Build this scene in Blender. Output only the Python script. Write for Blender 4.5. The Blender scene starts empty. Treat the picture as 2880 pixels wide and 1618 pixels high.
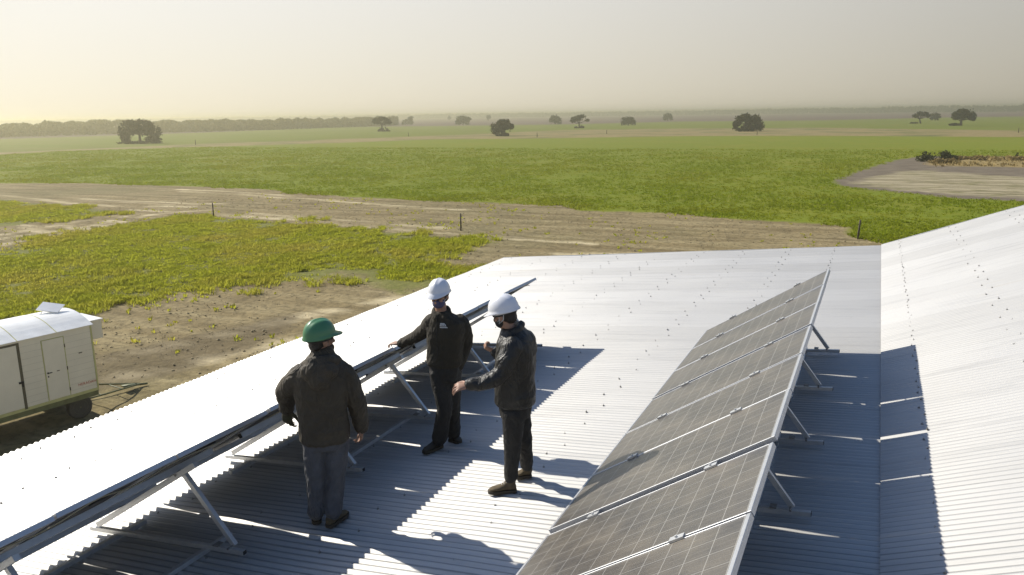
import bpy, bmesh, math, random
import numpy as np
from mathutils import Vector, Matrix, noise as mnoise
from mathutils.bvhtree import BVHTree

random.seed(7)
rng = np.random.default_rng(7)
S = bpy.context.scene
COL = S.collection
R = math.radians

# ------------------------------------------------------------------ camera
CAM_Z = 8.2
cam = bpy.data.cameras.new('camera')
cam_o = bpy.data.objects.new('camera', cam)
COL.objects.link(cam_o)
cam.sensor_width = 36.0
cam.lens = 36.0 * 2264.0 / 2880.0
cam.clip_start = 0.1
cam.clip_end = 20000
yaw, pitch, roll = 0.424682947, 0.212141297, 0.0148162645
fw = np.array([-math.sin(yaw) * math.cos(pitch), math.cos(yaw) * math.cos(pitch), -math.sin(pitch)])
rt = np.array([math.cos(yaw), math.sin(yaw), 0.0])
dn = np.cross(fw, rt)
r2 = math.cos(roll) * rt + math.sin(roll) * dn
d2 = -math.sin(roll) * rt + math.cos(roll) * dn
cam_o.matrix_world = Matrix(((r2[0], -d2[0], -fw[0], 0), (r2[1], -d2[1], -fw[1], 0), (r2[2], -d2[2], -fw[2], CAM_Z), (0, 0, 0, 1)))
S.camera = cam_o

# ------------------------------------------------------------------ sky, sun, exposure
SUN = Vector((-1.068, 0.19, 0.861)).normalized()      # towards the sun
SUN_EL = math.asin(SUN.z)
SUN_ROT = math.atan2(SUN.x, SUN.y)
W = bpy.data.worlds.new("World")
S.world = W
W.use_nodes = True
nt = W.node_tree
sky = nt.nodes.new('ShaderNodeTexSky')
sky.sky_type = 'NISHITA'
sky.sun_disc = False
sky.sun_elevation = SUN_EL
sky.sun_rotation = SUN_ROT
sky.altitude = 50
sky.air_density = 1.0
sky.dust_density = 1.0
sky.ozone_density = 5.0
bg = nt.nodes['Background']
bg.inputs[1].default_value = 0.10
# hazy low sky: the clear Nishita sky gives way to a bright band of summer haze near the horizon, brighter towards the sun
def wn_(typ, **kw):
    o = nt.nodes.new(typ)
    for k, v in kw.items(): setattr(o, k, v)
    return o
def wlink(a, b): nt.links.new(a, b)
w_tc = wn_('ShaderNodeTexCoord'); w_sep = wn_('ShaderNodeSeparateXYZ'); wlink(w_tc.outputs['Generated'], w_sep.inputs[0])
w_dot = wn_('ShaderNodeVectorMath', operation='DOT_PRODUCT'); wlink(w_tc.outputs['Generated'], w_dot.inputs[0]); w_dot.inputs[1].default_value = SUN
w_lum = wn_('ShaderNodeMapRange'); wlink(w_dot.outputs['Value'], w_lum.inputs[0])
for i_, v_ in ((1, 0.02), (2, 0.76), (3, 3.75), (4, 7.5)): w_lum.inputs[i_].default_value = v_
w_el = wn_('ShaderNodeMapRange'); wlink(w_sep.outputs[2], w_el.inputs[0])
for i_, v_ in ((1, 0.0), (2, 0.17)): w_el.inputs[i_].default_value = v_
w_tint = wn_('ShaderNodeMix', data_type='RGBA'); wlink(w_el.outputs[0], w_tint.inputs[0])
w_tint.inputs[6].default_value = (1.0, 0.915, 0.735, 1); w_tint.inputs[7].default_value = (0.95, 0.93, 0.885, 1)
w_mul = wn_('ShaderNodeVectorMath', operation='SCALE'); wlink(w_tint.outputs[2], w_mul.inputs[0]); wlink(w_lum.outputs[0], w_mul.inputs['Scale'])
w_fade = wn_('ShaderNodeMapRange', interpolation_type='SMOOTHSTEP'); wlink(w_sep.outputs[2], w_fade.inputs[0])
for i_, v_ in ((1, 0.12), (2, 0.27), (3, 0.95), (4, 0.0)): w_fade.inputs[i_].default_value = v_
w_mix = wn_('ShaderNodeMix', data_type='RGBA'); wlink(w_fade.outputs[0], w_mix.inputs[0]); wlink(sky.outputs[0], w_mix.inputs[6]); wlink(w_mul.outputs[0], w_mix.inputs[7])
wlink(w_mix.outputs[2], bg.inputs[0])
sl = bpy.data.lights.new('sun', 'SUN')
sl.energy = 4.7
sl.angle = R(0.53)
sl.color = (1.0, 0.95, 0.85)
so = bpy.data.objects.new('sun', sl)
COL.objects.link(so)
so.rotation_euler = SUN.to_track_quat('Z', 'Y').to_euler()
S.view_settings.view_transform = 'Standard'
S.view_settings.look = 'None'
S.view_settings.exposure = 0.4
S.view_settings.gamma = 1.0
S.cycles.max_bounces = 6
S.cycles.diffuse_bounces = 3
S.cycles.glossy_bounces = 3
S.cycles.transmission_bounces = 3
S.cycles.volume_bounces = 0
S.cycles.transparent_max_bounces = 6
S.cycles.use_denoising = True
S.cycles.sample_clamp_indirect = 6

# ------------------------------------------------------------------ helpers
def tag(o, label=None, cat=None, group=None, kind=None):
    if label: o['label'] = label
    if cat: o['category'] = cat
    if group: o['group'] = group
    if kind: o['kind'] = kind
    return o

def empty(name, loc, rz=0.0):
    o = bpy.data.objects.new(name, None)
    o.location = loc
    o.rotation_euler = (0, 0, rz)
    o.empty_display_size = 0.2
    COL.objects.link(o)
    return o

def link(name, me, parent=None, mats=()):
    o = bpy.data.objects.new(name, me)
    for m in (mats if isinstance(mats, (list, tuple)) else [mats]):
        me.materials.append(m)
    COL.objects.link(o)
    if parent: o.parent = parent
    return o

class MB:
    """collects shapes into one mesh"""
    def __init__(s): s.v = []; s.f = []; s.n = 0
    def add(s, v, f):
        v = np.asarray(v, float)
        s.v.append(v)
        s.f += [tuple(i + s.n for i in q) for q in f]
        s.n += len(v)
        return s
    def box(s, lo, hi, M=None):
        x0, y0, z0 = lo; x1, y1, z1 = hi
        v = np.array([(x0,y0,z0),(x1,y0,z0),(x1,y1,z0),(x0,y1,z0),(x0,y0,z1),(x1,y0,z1),(x1,y1,z1),(x0,y1,z1)], float)
        if M is not None:
            M = np.array(M); v = v @ M[:3,:3].T + M[:3,3]
        return s.add(v, [(3,2,1,0),(4,5,6,7),(0,1,5,4),(1,2,6,5),(2,3,7,6),(3,0,4,7)])
    def beam(s, a, b, w, h, up=(0,0,1)):
        a = np.array(a, float); b = np.array(b, float); t = b - a; t /= np.linalg.norm(t)
        u = np.cross(np.array(up, float), t); u /= np.linalg.norm(u); n = np.cross(t, u)
        v = [p + u * sx * w / 2 + n * sy * h / 2 for p in (a, b) for sx, sy in ((-1,-1),(1,-1),(1,1),(-1,1))]
        return s.add(v, [(3,2,1,0),(4,5,6,7),(0,1,5,4),(1,2,6,5),(2,3,7,6),(3,0,4,7)])
    def tube(s, pts, rad, seg=10, flat=1.0, ref=None, caps='round'):
        p = np.array(pts, float); n = len(p)
        rad = np.full(n, rad, float) if np.isscalar(rad) else np.array(rad, float)
        t = np.gradient(p, axis=0); t /= np.linalg.norm(t, axis=1)[:, None]
        rings = []
        u = None
        P = list(p); T = list(t); Rr = list(rad)
        if caps == 'round':
            for ang in (45, 75):
                P.insert(0, p[0] - t[0] * rad[0] * math.sin(R(ang))); T.insert(0, t[0]); Rr.insert(0, rad[0] * math.cos(R(ang)))
                P.append(p[-1] + t[-1] * rad[-1] * math.sin(R(ang))); T.append(t[-1]); Rr.append(rad[-1] * math.cos(R(ang)))
        for c, tt, r in zip(P, T, Rr):
            if u is None:
                a = np.array(ref, float) if ref is not None else (np.array((0,0,1.)) if abs(tt[2]) < .9 else np.array((1.,0,0)))
                u = a - tt * (a @ tt)
            else:
                u = u - tt * (u @ tt)
            u /= np.linalg.norm(u); w = np.cross(tt, u)
            k = np.arange(seg) * 2 * math.pi / seg
            rings.append(c + r * (np.cos(k)[:, None] * u * flat + np.sin(k)[:, None] * w))
        return s.loft(rings)
    def loft(s, rings):
        m = len(rings); k = len(rings[0])
        v = np.concatenate(rings); f = []
        for i in range(m - 1):
            for j in range(k):
                j2 = (j + 1) % k
                f.append((i*k+j, i*k+j2, (i+1)*k+j2, (i+1)*k+j))
        f.append(tuple(range(k))[::-1]); f.append(tuple((m-1)*k + j for j in range(k)))
        return s.add(v, f)
    def ell(s, c, r, M=None, nu=16, nv=10):
        c = np.array(c, float); v = [(0,0,-1.)]; f = []
        for i in range(1, nv):
            a = -math.pi/2 + math.pi*i/nv
            for j in range(nu):
                b = 2*math.pi*j/nu
                v.append((math.cos(a)*math.cos(b), math.cos(a)*math.sin(b), math.sin(a)))
        v.append((0,0,1.)); v = np.array(v) * np.array(r)
        if M is not None: v = v @ np.array(M).T
        v = v + c
        for j in range(nu): f.append((0, 1+(j+1)%nu, 1+j))
        for i in range(nv-2):
            for j in range(nu):
                a0 = 1+i*nu+j; a1 = 1+i*nu+(j+1)%nu
                f.append((a0, a1, a1+nu, a0+nu))
        top = len(v)-1; b0 = 1+(nv-2)*nu
        for j in range(nu): f.append((b0+j, b0+(j+1)%nu, top))
        return s.add(v, f)
    def mesh(s, name, smooth=False):
        me = bpy.data.meshes.new(name)
        me.from_pydata(np.concatenate(s.v).tolist(), [], s.f)
        if smooth: me.polygons.foreach_set('use_smooth', [True]*len(me.polygons))
        me.update()
        return me
    def build(s, name, mat, parent=None, smooth=False, bevel=0.0):
        o = link(name, s.mesh(name, smooth), parent, mat)
        if bevel:
            b = o.modifiers.new('bevel', 'BEVEL'); b.width = bevel; b.segments = 2; b.limit_method = 'ANGLE'
        return o

def remesh(mb, name, voxel, smooth=6, factor=0.5, fn=None):
    """union of overlapping closed shapes as one continuous surface"""
    me = mb.mesh(name)
    o = bpy.data.objects.new(name, me); COL.objects.link(o)
    m = o.modifiers.new('r', 'REMESH'); m.mode = 'VOXEL'; m.voxel_size = voxel; m.use_smooth_shade = True
    if smooth:
        q = o.modifiers.new('s', 'SMOOTH'); q.factor = factor; q.iterations = smooth
    dg = bpy.context.evaluated_depsgraph_get(); dg.update()
    res = bpy.data.meshes.new_from_object(o.evaluated_get(dg))
    res.name = name
    bpy.data.objects.remove(o); bpy.data.meshes.remove(me)
    if fn:
        n = len(res.vertices)
        co = np.empty(n*3); no = np.empty(n*3)
        res.vertices.foreach_get('co', co); res.vertices.foreach_get('normal', no)
        co = fn(co.reshape(-1,3), no.reshape(-1,3))
        res.vertices.foreach_set('co', co.ravel())
    res.polygons.foreach_set('use_smooth', [True]*len(res.polygons))
    res.update()
    return res

def catmull(pts, rad, sub=4):
    p = np.array(pts, float); r = np.array(rad, float)
    q = np.vstack([2*p[0]-p[1], p, 2*p[-1]-p[-2]])
    o, ro = [], []
    for i in range(len(p)-1):
        p0, p1, p2_, p3 = q[i:i+4]
        for t in np.linspace(0, 1, sub, endpoint=False):
            o.append(.5*(2*p1 + (p2_-p0)*t + (2*p0-5*p1+4*p2_-p3)*t*t + (-p0+3*p1-3*p2_+p3)*t**3)); ro.append(r[i]*(1-t)+r[i+1]*t)
    o.append(p[-1]); ro.append(r[-1])
    return np.array(o), np.array(ro)

def quads_mesh(name, V, smooth=False):
    """V: (n,4,3) -> mesh of loose quads"""
    n = len(V)
    me = bpy.data.meshes.new(name)
    me.vertices.add(n*4); me.vertices.foreach_set('co', V.reshape(-1).astype(np.float32))
    me.loops.add(n*4); me.loops.foreach_set('vertex_index', np.arange(n*4, dtype=np.int32))
    me.polygons.add(n); me.polygons.foreach_set('loop_start', np.arange(0, n*4, 4, dtype=np.int32))
    me.update(calc_edges=True)
    return me

# ------------------------------------------------------------------ materials
class N:
    """tiny node-graph helper"""
    def __init__(s, name):
        s.m = bpy.data.materials.new(name); s.m.use_nodes = True
        s.t = s.m.node_tree; s.b = s.t.nodes['Principled BSDF']; s.out = s.t.nodes['Material Output']
    def n(s, typ, **kw):
        o = s.t.nodes.new(typ)
        for k, v in kw.items(): setattr(o, k, v)
        return o
    def l(s, a, b): s.t.links.new(a, b)
    def val(s, sock, v):
        if isinstance(v, bpy.types.NodeSocket): s.l(v, sock)
        else: sock.default_value = v
    def math(s, op, a, b=None, clamp=False):
        o = s.n('ShaderNodeMath', operation=op); o.use_clamp = clamp
        s.val(o.inputs[0], a)
        if b is not None: s.val(o.inputs[1], b)
        return o.outputs[0]
    def mix(s, f, a, b, blend='MIX'):
        o = s.n('ShaderNodeMix', data_type='RGBA', blend_type=blend)
        s.val(o.inputs[0], f)
        for k, v in ((6, a), (7, b)):
            s.val(o.inputs[k], v if isinstance(v, bpy.types.NodeSocket) else (*v, 1.0))
        return o.outputs[2]
    def noise(s, scale, detail=4, rough=0.55, vec=None, dist=0.0):
        o = s.n('ShaderNodeTexNoise'); o.inputs['Scale'].default_value = scale; o.inputs['Detail'].default_value = detail
        o.inputs['Roughness'].default_value = rough; o.inputs['Distortion'].default_value = dist
        if vec is not None: s.l(vec, o.inputs['Vector'])
        return o.outputs['Fac']
    def pos(s, obj=False):
        if obj: return s.n('ShaderNodeTexCoord').outputs['Object']
        return s.n('ShaderNodeNewGeometry').outputs['Position']
    def mapping(s, vec, scale=(1,1,1), rot=(0,0,0), loc=(0,0,0)):
        o = s.n('ShaderNodeMapping'); s.l(vec, o.inputs[0]); o.inputs['Scale'].default_value = scale; o.inputs['Rotation'].default_value = rot
        o.inputs['Location'].default_value = loc
        return o.outputs[0]
    def ramp(s, f, a, b):
        o = s.n('ShaderNodeMapRange'); s.val(o.inputs[0], f); o.inputs[1].default_value = a; o.inputs[2].default_value = b
        return o.outputs[0]
    def attr(s, name):
        return s.n('ShaderNodeAttribute', attribute_name=name).outputs['Fac']
    def bump(s, h, strength=0.3, dist=0.02):
        o = s.n('ShaderNodeBump'); o.inputs['Strength'].default_value = strength; o.inputs['Distance'].default_value = dist
        s.l(h, o.inputs['Height']); s.l(o.outputs[0], s.b.inputs['Normal'])
    def base(s, c): s.val(s.b.inputs['Base Color'], c if isinstance(c, bpy.types.NodeSocket) else (*c, 1))
    def rough(s, v): s.val(s.b.inputs['Roughness'], v)

def simple(name, col, rough=0.6, metal=0.0, var=0.12, scale=8.0, bump=0.0, bscale=60.0, spec=0.5, crumple=0.0):
    g = N(name); p = g.pos(obj=True)
    nz = g.noise(scale, 5, 0.6, p)
    f = g.ramp(nz, 0.3, 0.7)
    g.base(g.mix(f, tuple(c*(1-var) for c in col), tuple(min(1, c*(1+var)) for c in col)))
    g.rough(rough); g.b.inputs['Metallic'].default_value = metal
    g.b.inputs['Specular IOR Level'].default_value = spec
    if crumple:
        q_ = g.mapping(p, (1, 1, .55))
        a_ = g.noise(6.5, 2, .5, q_, 1.8); b_ = g.noise(14, 2, .5, q_, 1.4)
        r1 = g.math('ABSOLUTE', g.math('SUBTRACT', a_, .5)); r2_ = g.math('ABSOLUTE', g.math('SUBTRACT', b_, .5))
        g.bump(g.math('ADD', r1, g.math('MULTIPLY', r2_, .45)), crumple, 0.06)
    elif bump: g.bump(g.noise(bscale, 4, 0.6, p), bump, 0.01)
    return g.m

def leaf_mat(name, c1, c2, trans=0.35, scale=1.2, c3=None):
    g = N(name); p = g.pos()
    f = g.ramp(g.noise(scale, 4, 0.6, p), 0.3, 0.7)
    col = g.mix(f, c1, c2)
    if c3:
        col = g.mix(g.ramp(g.noise(scale*0.16, 3, 0.6, p), 0.45, 0.7), col, c3)
    d = g.n('ShaderNodeBsdfDiffuse'); t = g.n('ShaderNodeBsdfTranslucent'); mx = g.n('ShaderNodeMixShader')
    g.l(col, d.inputs[0]); g.l(col, t.inputs[0])
    mx.inputs[0].default_value = trans
    g.l(d.outputs[0], mx.inputs[1]); g.l(t.outputs[0], mx.inputs[2]); g.l(mx.outputs[0], g.out.inputs[0])
    return g.m

M_ALU = simple('aluminium', (0.56, 0.56, 0.55), 0.40, 0.6, 0.08, 14, spec=0.6)
M_FRAME = simple('anodised panel frame', (0.50, 0.50, 0.50), 0.40, 0.65, 0.05, 10)
M_GALV = simple('galvanised steel', (0.45, 0.45, 0.44), 0.45, 0.75, 0.15, 20)
M_BACK = simple('panel back sheet', (0.10, 0.10, 0.10), 0.7, 0, 0.1, 5)
M_BLACK = simple('black rubber', (0.018, 0.017, 0.016), 0.75, 0, 0.2, 20)
M_SCREW = simple('weathered steel screw', (0.24, 0.225, 0.20), 0.5, 0.4, 0.3, 40)
M_CABLE = simple('cable sheath', (0.30, 0.27, 0.18), 0.55, 0, 0.1, 20)
M_WOOD = simple('weathered wood', (0.085, 0.065, 0.045), 0.9, 0, 0.3, 12, 0.4, 40)
M_BARK = simple('bark', (0.07, 0.055, 0.042), 0.95, 0, 0.3, 3)

# ------------------------------------------------------------------ ground
def seg_dist(X, Y, pts):
    d = np.full(X.shape, 1e9)
    for (ax, ay), (bx, by) in zip(pts[:-1], pts[1:]):
        dx, dy = bx-ax, by-ay
        L2 = dx*dx+dy*dy + 1e-12
        t = np.clip(((X-ax)*dx + (Y-ay)*dy)/L2, 0, 1)
        d = np.minimum(d, np.hypot(X-ax-t*dx, Y-ay-t*dy))
    return d

def inside(X, Y, poly):
    c = np.zeros(X.shape, bool)
    n = len(poly)
    for i in range(n):
        (x0, y0), (x1, y1) = poly[i], poly[(i+1) % n]
        if y0 == y1: continue
        k = ((y0 > Y) != (y1 > Y)) & (X < (x1-x0)*(Y-y0)/(y1-y0) + x0)
        c ^= k
    return c

def sdf(X, Y, poly):
    d = seg_dist(X, Y, poly + [poly[0]])
    return np.where(inside(X, Y, poly), d, -d)

CROP_NEAR = [(-420,40),(-220,60),(-108.8,71.9),(-97.6,75.3),(-83.9,75.0),(-74.3,75.4),(-65.2,74.4),(-51.1,69.9),(-39.4,68.9),(-30.8,68.8),(-25.6,68.8),(-23.1,65.3),(-14.4,66.2),(-8.7,63.3),(-4.8,63.0),(-1.2,62.3),(-1.3,57.9),(0.0,56.4),(1.0,55.0),(8.5,56.6),(60,48),(200,30)]
CROP_FAR = [(-420,60),(-260,110),(-202.5,134.9),(-207.5,153.4),(-183.7,182.7),(-157.3,216.7),(-142.1,250.0),(-107.1,256.1),(-61.6,280.1),(-18.1,280.3),(36.2,262.3),(150,215),(420,80)]
STRIP_FAR = [(-430,75),(-290,115),(-216.4,144.3),(-204.2,203.3),(-182.2,251.1),(-158.7,302.9),(-142.3,386.8),(-88.9,403.9),(-26.1,400.9),(45.6,332.1),(170,280),(600,100)]
FIELD2_FAR = [(-600,120),(-480,190),(-383.6,256.7),(-369.6,368.8),(-392.3,541.7),(-294.1,561.7),(-216.0,587.0),(-153.4,695.8),(-44.6,678.7),(22.3,762.1),(62.1,805.6),(109.8,808.6),(400,740),(1200,300)]
WEED = [(-51.7,33.5),(-51.7,35.2),(-53.1,37.8),(-54.1,42.3),(-54.9,46.8),(-54.8,51.4),(-50.0,51.9),(-43.1,50.4),(-36.3,49.4),(-31.2,48.6),(-27.4,47.8),(-23.2,47.4),(-22.9,45.3),(-24.0,43.2),(-22.4,42.3),(-23.2,39.5),(-20.5,38.2),(-19.4,35.0),(-20.3,31.2),(-22.5,33.0),(-24.1,33.8),(-25.7,34.7),(-26.8,32.8),(-27.8,31.2),(-29.7,29.5),(-30.4,27.6),(-31.7,26.5),(-31.9,25.3),(-31.9,23.8),(-32.5,21.0),(-36,17),(-48,20)]
WEED2 = [(-86.2,56.7),(-75.4,54.9),(-62.6,52.0),(-62.6,47.9),(-63.0,45.1),(-63.6,41.5),(-71.9,38.3),(-106.8,57.5)]
BARE = [(-4.8,100.4),(-2.0,120.2),(2.7,146.7),(7.4,158.3),(23.5,160.6),(48,150),(42,70),(14.2,80.2),(12.1,83.7),(7.2,84.1),(3.2,88.2),(-0.7,91.9),(-3.6,95.4)]
SAND = [(-2.7,100.5),(0.6,112.3),(4.1,123.0),(16.6,112.0),(30,108),(26,84),(14.7,86.3),(12.6,87.0),(7.5,88.3),(1.9,91.8),(-0.8,95.3)]
TAN = [(7.0,132),(7.4,147),(16,160),(40,158),(40,136),(20,131)]
DARK = [(-25.8,16.5),(-24.3,20.5),(-23.0,24.2),(-22.3,27.5),(-20.8,24.6),(-20.3,22),(-20.6,18.3),(-21.9,15.6)]
TRACKS = [
 [(-54.0,35.0),(-54.4,36.9),(-54.7,41.0),(-56.3,46.8),(-58.2,51.4),(-55.5,56.2)],
 [(-56.9,37.1),(-56.7,39.9),(-56.5,44.3),(-59.3,50.0)],
 [(-58.9,38.4),(-59.4,42.4),(-60.4,46.2)],
 [(-93.0,60.5),(-82.5,58.2),(-74.8,56.1),(-72.3,56.1),(-67.6,55.6)],
 [(-75.9,71.6),(-68.9,71.2),(-61.2,69.8),(-52.8,66.8),(-48.1,65.7),(-40.3,63.8),(-36.2,63.2),(-32.8,62.9)],
 [(-73,69.5),(-64,69.2),(-55,66.2)],
 [(-69.9,59.6),(-64.6,59.8),(-59.6,58.6)],
 [(-52.1,53.3),(-47.4,52.8),(-41.8,52.2),(-37.7,51.3),(-32.5,50.7),(-27.3,49.9),(-21.0,49.1),(-16.2,48.6)],
 [(-50,55),(-44,54.3),(-37,53.2),(-29,52)],
 [(-62.9,42.8),(-57.6,40.6)],[(-62.5,46.0),(-57.0,42.8)],
 [(-63.2,53.8),(-58.7,53.5)],[(-64.0,56.6),(-59.1,57.2)],
 [(-77.3,59.7),(-63.2,58.5),(-58.3,61.0)],
 [(-24.2,18.9),(-23.7,20.2),(-23.0,22.0),(-22.3,23.9),(-21.3,27.1),(-19.5,31)],
 [(-22.1,17.6),(-21.0,19.0),(-20.5,20.8),(-19.5,23.5)],
 [(-18,40),(-12,43),(-4,45.5)],[(-17,44.5),(-10,46.2),(-2,47.5)],
]
def grow(a, b, end, k):
    out = list(np.arange(a, b+1e-6, 0.5)); st = 0.5
    x = out[-1]
    while x < end:
        st *= k; x += st; out.append(x)
    return out
xs = sorted(set([-v for v in grow(0, 75, 9000, 1.07)] + grow(0.5, 32, 9000, 1.07)))
ys = sorted(set([2.5 - v for v in grow(0, 4, 3000, 1.4)] + grow(3.0, 80, 9000, 1.06)))
xs = np.array(xs); ys = np.array(ys)
GX, GY = np.meshgrid(xs, ys)
A_ = {}
A_['crop'] = sdf(GX, GY, CROP_NEAR + CROP_FAR[::-1])
A_['strip'] = sdf(GX, GY, CROP_FAR + STRIP_FAR[::-1])
A_['field'] = sdf(GX, GY, STRIP_FAR + FIELD2_FAR[::-1])
A_['weed'] = np.maximum(sdf(GX, GY, WEED), sdf(GX, GY, WEED2))
A_['bare'] = sdf(GX, GY, BARE)
A_['sand'] = sdf(GX, GY, SAND)
A_['tan'] = sdf(GX, GY, TAN)
A_['till'] = sdf(GX, GY, DARK)
td = np.full(GX.shape, 1e9)
for t in TRACKS: td = np.minimum(td, seg_dist(GX, GY, t))
A_['track'] = td
gz = np.zeros(GX.shape)
near = np.clip(1.2 - np.hypot(GX+20, GY-40)/90, 0, 1)
gz += near * (rng.random(GX.shape) - 0.5) * 0.07
bank = seg_dist(GX, GY, [(12.5,141.5),(16,140.8),(19.6,141.2),(30,141.5)])
gz += 0.9*np.exp(-(bank/1.6)**2)
nv, nu = GX.shape
idx = np.arange(nv*nu).reshape(nv, nu)
F4 = np.stack([idx[:-1,:-1], idx[:-1,1:], idx[1:,1:], idx[1:,:-1]], -1).reshape(-1, 4)
me = bpy.data.meshes.new('ground')
me.vertices.add(nv*nu); me.vertices.foreach_set('co', np.stack([GX, GY, gz], -1).reshape(-1).astype(np.float32))
me.loops.add(len(F4)*4); me.loops.foreach_set('vertex_index', F4.reshape(-1).astype(np.int32))
me.polygons.add(len(F4)); me.polygons.foreach_set('loop_start', np.arange(0, len(F4)*4, 4, dtype=np.int32))
me.update(calc_edges=True)
me.polygons.foreach_set('use_smooth', [True]*len(me.polygons))
for k, v in A_.items():
    a = me.attributes.new(k, 'FLOAT', 'POINT'); a.data.foreach_set('value', np.clip(v, -400, 400).reshape(-1).astype(np.float32))

g = N('farmland soil and crop')
p = g.pos()
n_big = g.noise(0.05, 4, 0.6, p); n_mid = g.noise(0.35, 5, 0.6, p); n_fine = g.noise(3.0, 6, 0.65, p)
streak = g.noise(1.0, 5, 0.6, g.mapping(p, (0.10, 0.9, 1), (0, 0, R(12))))
furrow = g.noise(1.0, 4, 0.6, g.mapping(p, (0.02, 0.22, 1), (0, 0, R(-35))))
def mask(name, amp, width, nz):
    d = g.attr(name)
    d = g.math('ADD', d, g.math('MULTIPLY', g.math('SUBTRACT', nz, 0.5), amp))
    return g.math('ADD', g.math('DIVIDE', d, width), 0.5, clamp=True)
soil = g.mix(g.ramp(n_mid, 0.3, 0.7), (0.150, 0.112, 0.054), (0.275, 0.212, 0.104))
soil = g.mix(g.ramp(streak, 0.42, 0.72), soil, (0.36, 0.29, 0.155))
soil = g.mix(g.math('MULTIPLY', g.ramp(n_big, 0.5, 0.75), 0.5), soil, (0.11, 0.115, 0.045))
soil = g.mix(g.math('MULTIPLY', g.ramp(n_fine, 0.55, 0.38), 0.55), soil, (0.085, 0.068, 0.036))
m_track = g.ramp(g.math('ADD', g.attr('track'), g.math('MULTIPLY', g.math('SUBTRACT', n_mid, 0.5), 1.5)), 0.75, 0.15)
m_track = g.math('MULTIPLY', m_track, g.ramp(streak, 0.35, 0.6))
soil = g.mix(g.math('MULTIPLY', m_track, 0.75), soil, (0.60, 0.50, 0.31))
soil = g.mix(g.math('MULTIPLY', mask('till', 1.5, 0.6, n_mid), 0.6), soil, (0.10, 0.077, 0.045))
weedc = g.mix(n_fine, (0.09, 0.105, 0.018), (0.19, 0.20, 0.035))
soil = g.mix(g.math('MULTIPLY', mask('weed', 5.0, 1.0, n_mid), 0.75), soil, weedc)
dry = g.mix(g.ramp(furrow, 0.35, 0.65), (0.10, 0.068, 0.058), (0.14, 0.10, 0.078))
far_mask = g.ramp(g.attr('field'), -2, -12)
yy = g.n('ShaderNodeSeparateXYZ'); g.l(p, yy.inputs[0])
isfar = g.math('MULTIPLY', far_mask, g.ramp(g.n('ShaderNodeVectorMath', operation='LENGTH').outputs['Value'], 0, 1))
vl = g.n('ShaderNodeVectorMath', operation='LENGTH'); g.l(p, vl.inputs[0])
soil = g.mix(g.ramp(vl.outputs['Value'], 420, 470), soil, dry)
cropc = g.mix(g.ramp(n_fine, 0.3, 0.7), (0.125, 0.155, 0.009), (0.17, 0.20, 0.014))
cropc = g.mix(g.math('MULTIPLY', g.ramp(n_mid, 0.42, 0.7), 0.6), cropc, (0.19, 0.185, 0.014))
cropc = g.mix(g.math('MULTIPLY', g.ramp(furrow, 0.5, 0.75), 0.45), cropc, (0.10, 0.13, 0.009))
cropc = g.mix(g.math('MULTIPLY', g.ramp(n_big, 0.50, 0.75), 0.6), cropc, (0.20, 0.175, 0.02))
f2 = g.mix(g.ramp(furrow, 0.35, 0.65), (0.105, 0.14, 0.012), (0.155, 0.165, 0.022))
f2 = g.mix(g.math('MULTIPLY', g.ramp(n_big, 0.5, 0.7), 0.5), f2, (0.18, 0.145, 0.06))
st = g.mix(g.ramp(n_mid, 0.3, 0.7), (0.20, 0.155, 0.06), (0.28, 0.215, 0.10))
st = g.mix(g.math('MULTIPLY', g.ramp(n_big, 0.5, 0.6), 0.7), st, (0.09, 0.11, 0.03))
col = g.mix(mask('field', 20, 8, n_big), soil, f2)
col = g.mix(mask('strip', 20, 8, n_big), col, st)
col = g.mix(mask('crop', 3.0, 0.8, n_mid), col, cropc)
barec = g.mix(g.ramp(n_mid, 0.3, 0.7), (0.12, 0.095, 0.068), (0.19, 0.155, 0.11))
sandc = g.mix(g.ramp(streak, 0.38, 0.60), (0.15, 0.13, 0.065), (0.40, 0.335, 0.22))
sandc = g.mix(g.math('MULTIPLY', g.ramp(n_mid, 0.52, 0.66), 0.6), sandc, (0.13, 0.125, 0.04))
bare = g.mix(mask('sand', 6.0, 2.0, n_mid), barec, sandc)
bare = g.mix(mask('tan', 5.0, 2.0, n_mid), bare, g.mix(n_fine, (0.20, 0.145, 0.055), (0.34, 0.25, 0.11)))
col = g.mix(mask('bare', 4.0, 1.0, n_mid), col, bare)
g.base(col); g.rough(0.95); g.b.inputs['Specular IOR Level'].default_value = 0.1
hb = g.math('ADD', g.math('MULTIPLY', n_fine, 0.12), g.math('MULTIPLY', n_mid, 0.35))
g.bump(hb, 0.9, 0.6)
ground = link('ground', me, None, g.m)
tag(ground, 'flat brown farm soil with green crop and sandy wheel tracks', 'ground', kind='structure')

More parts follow.
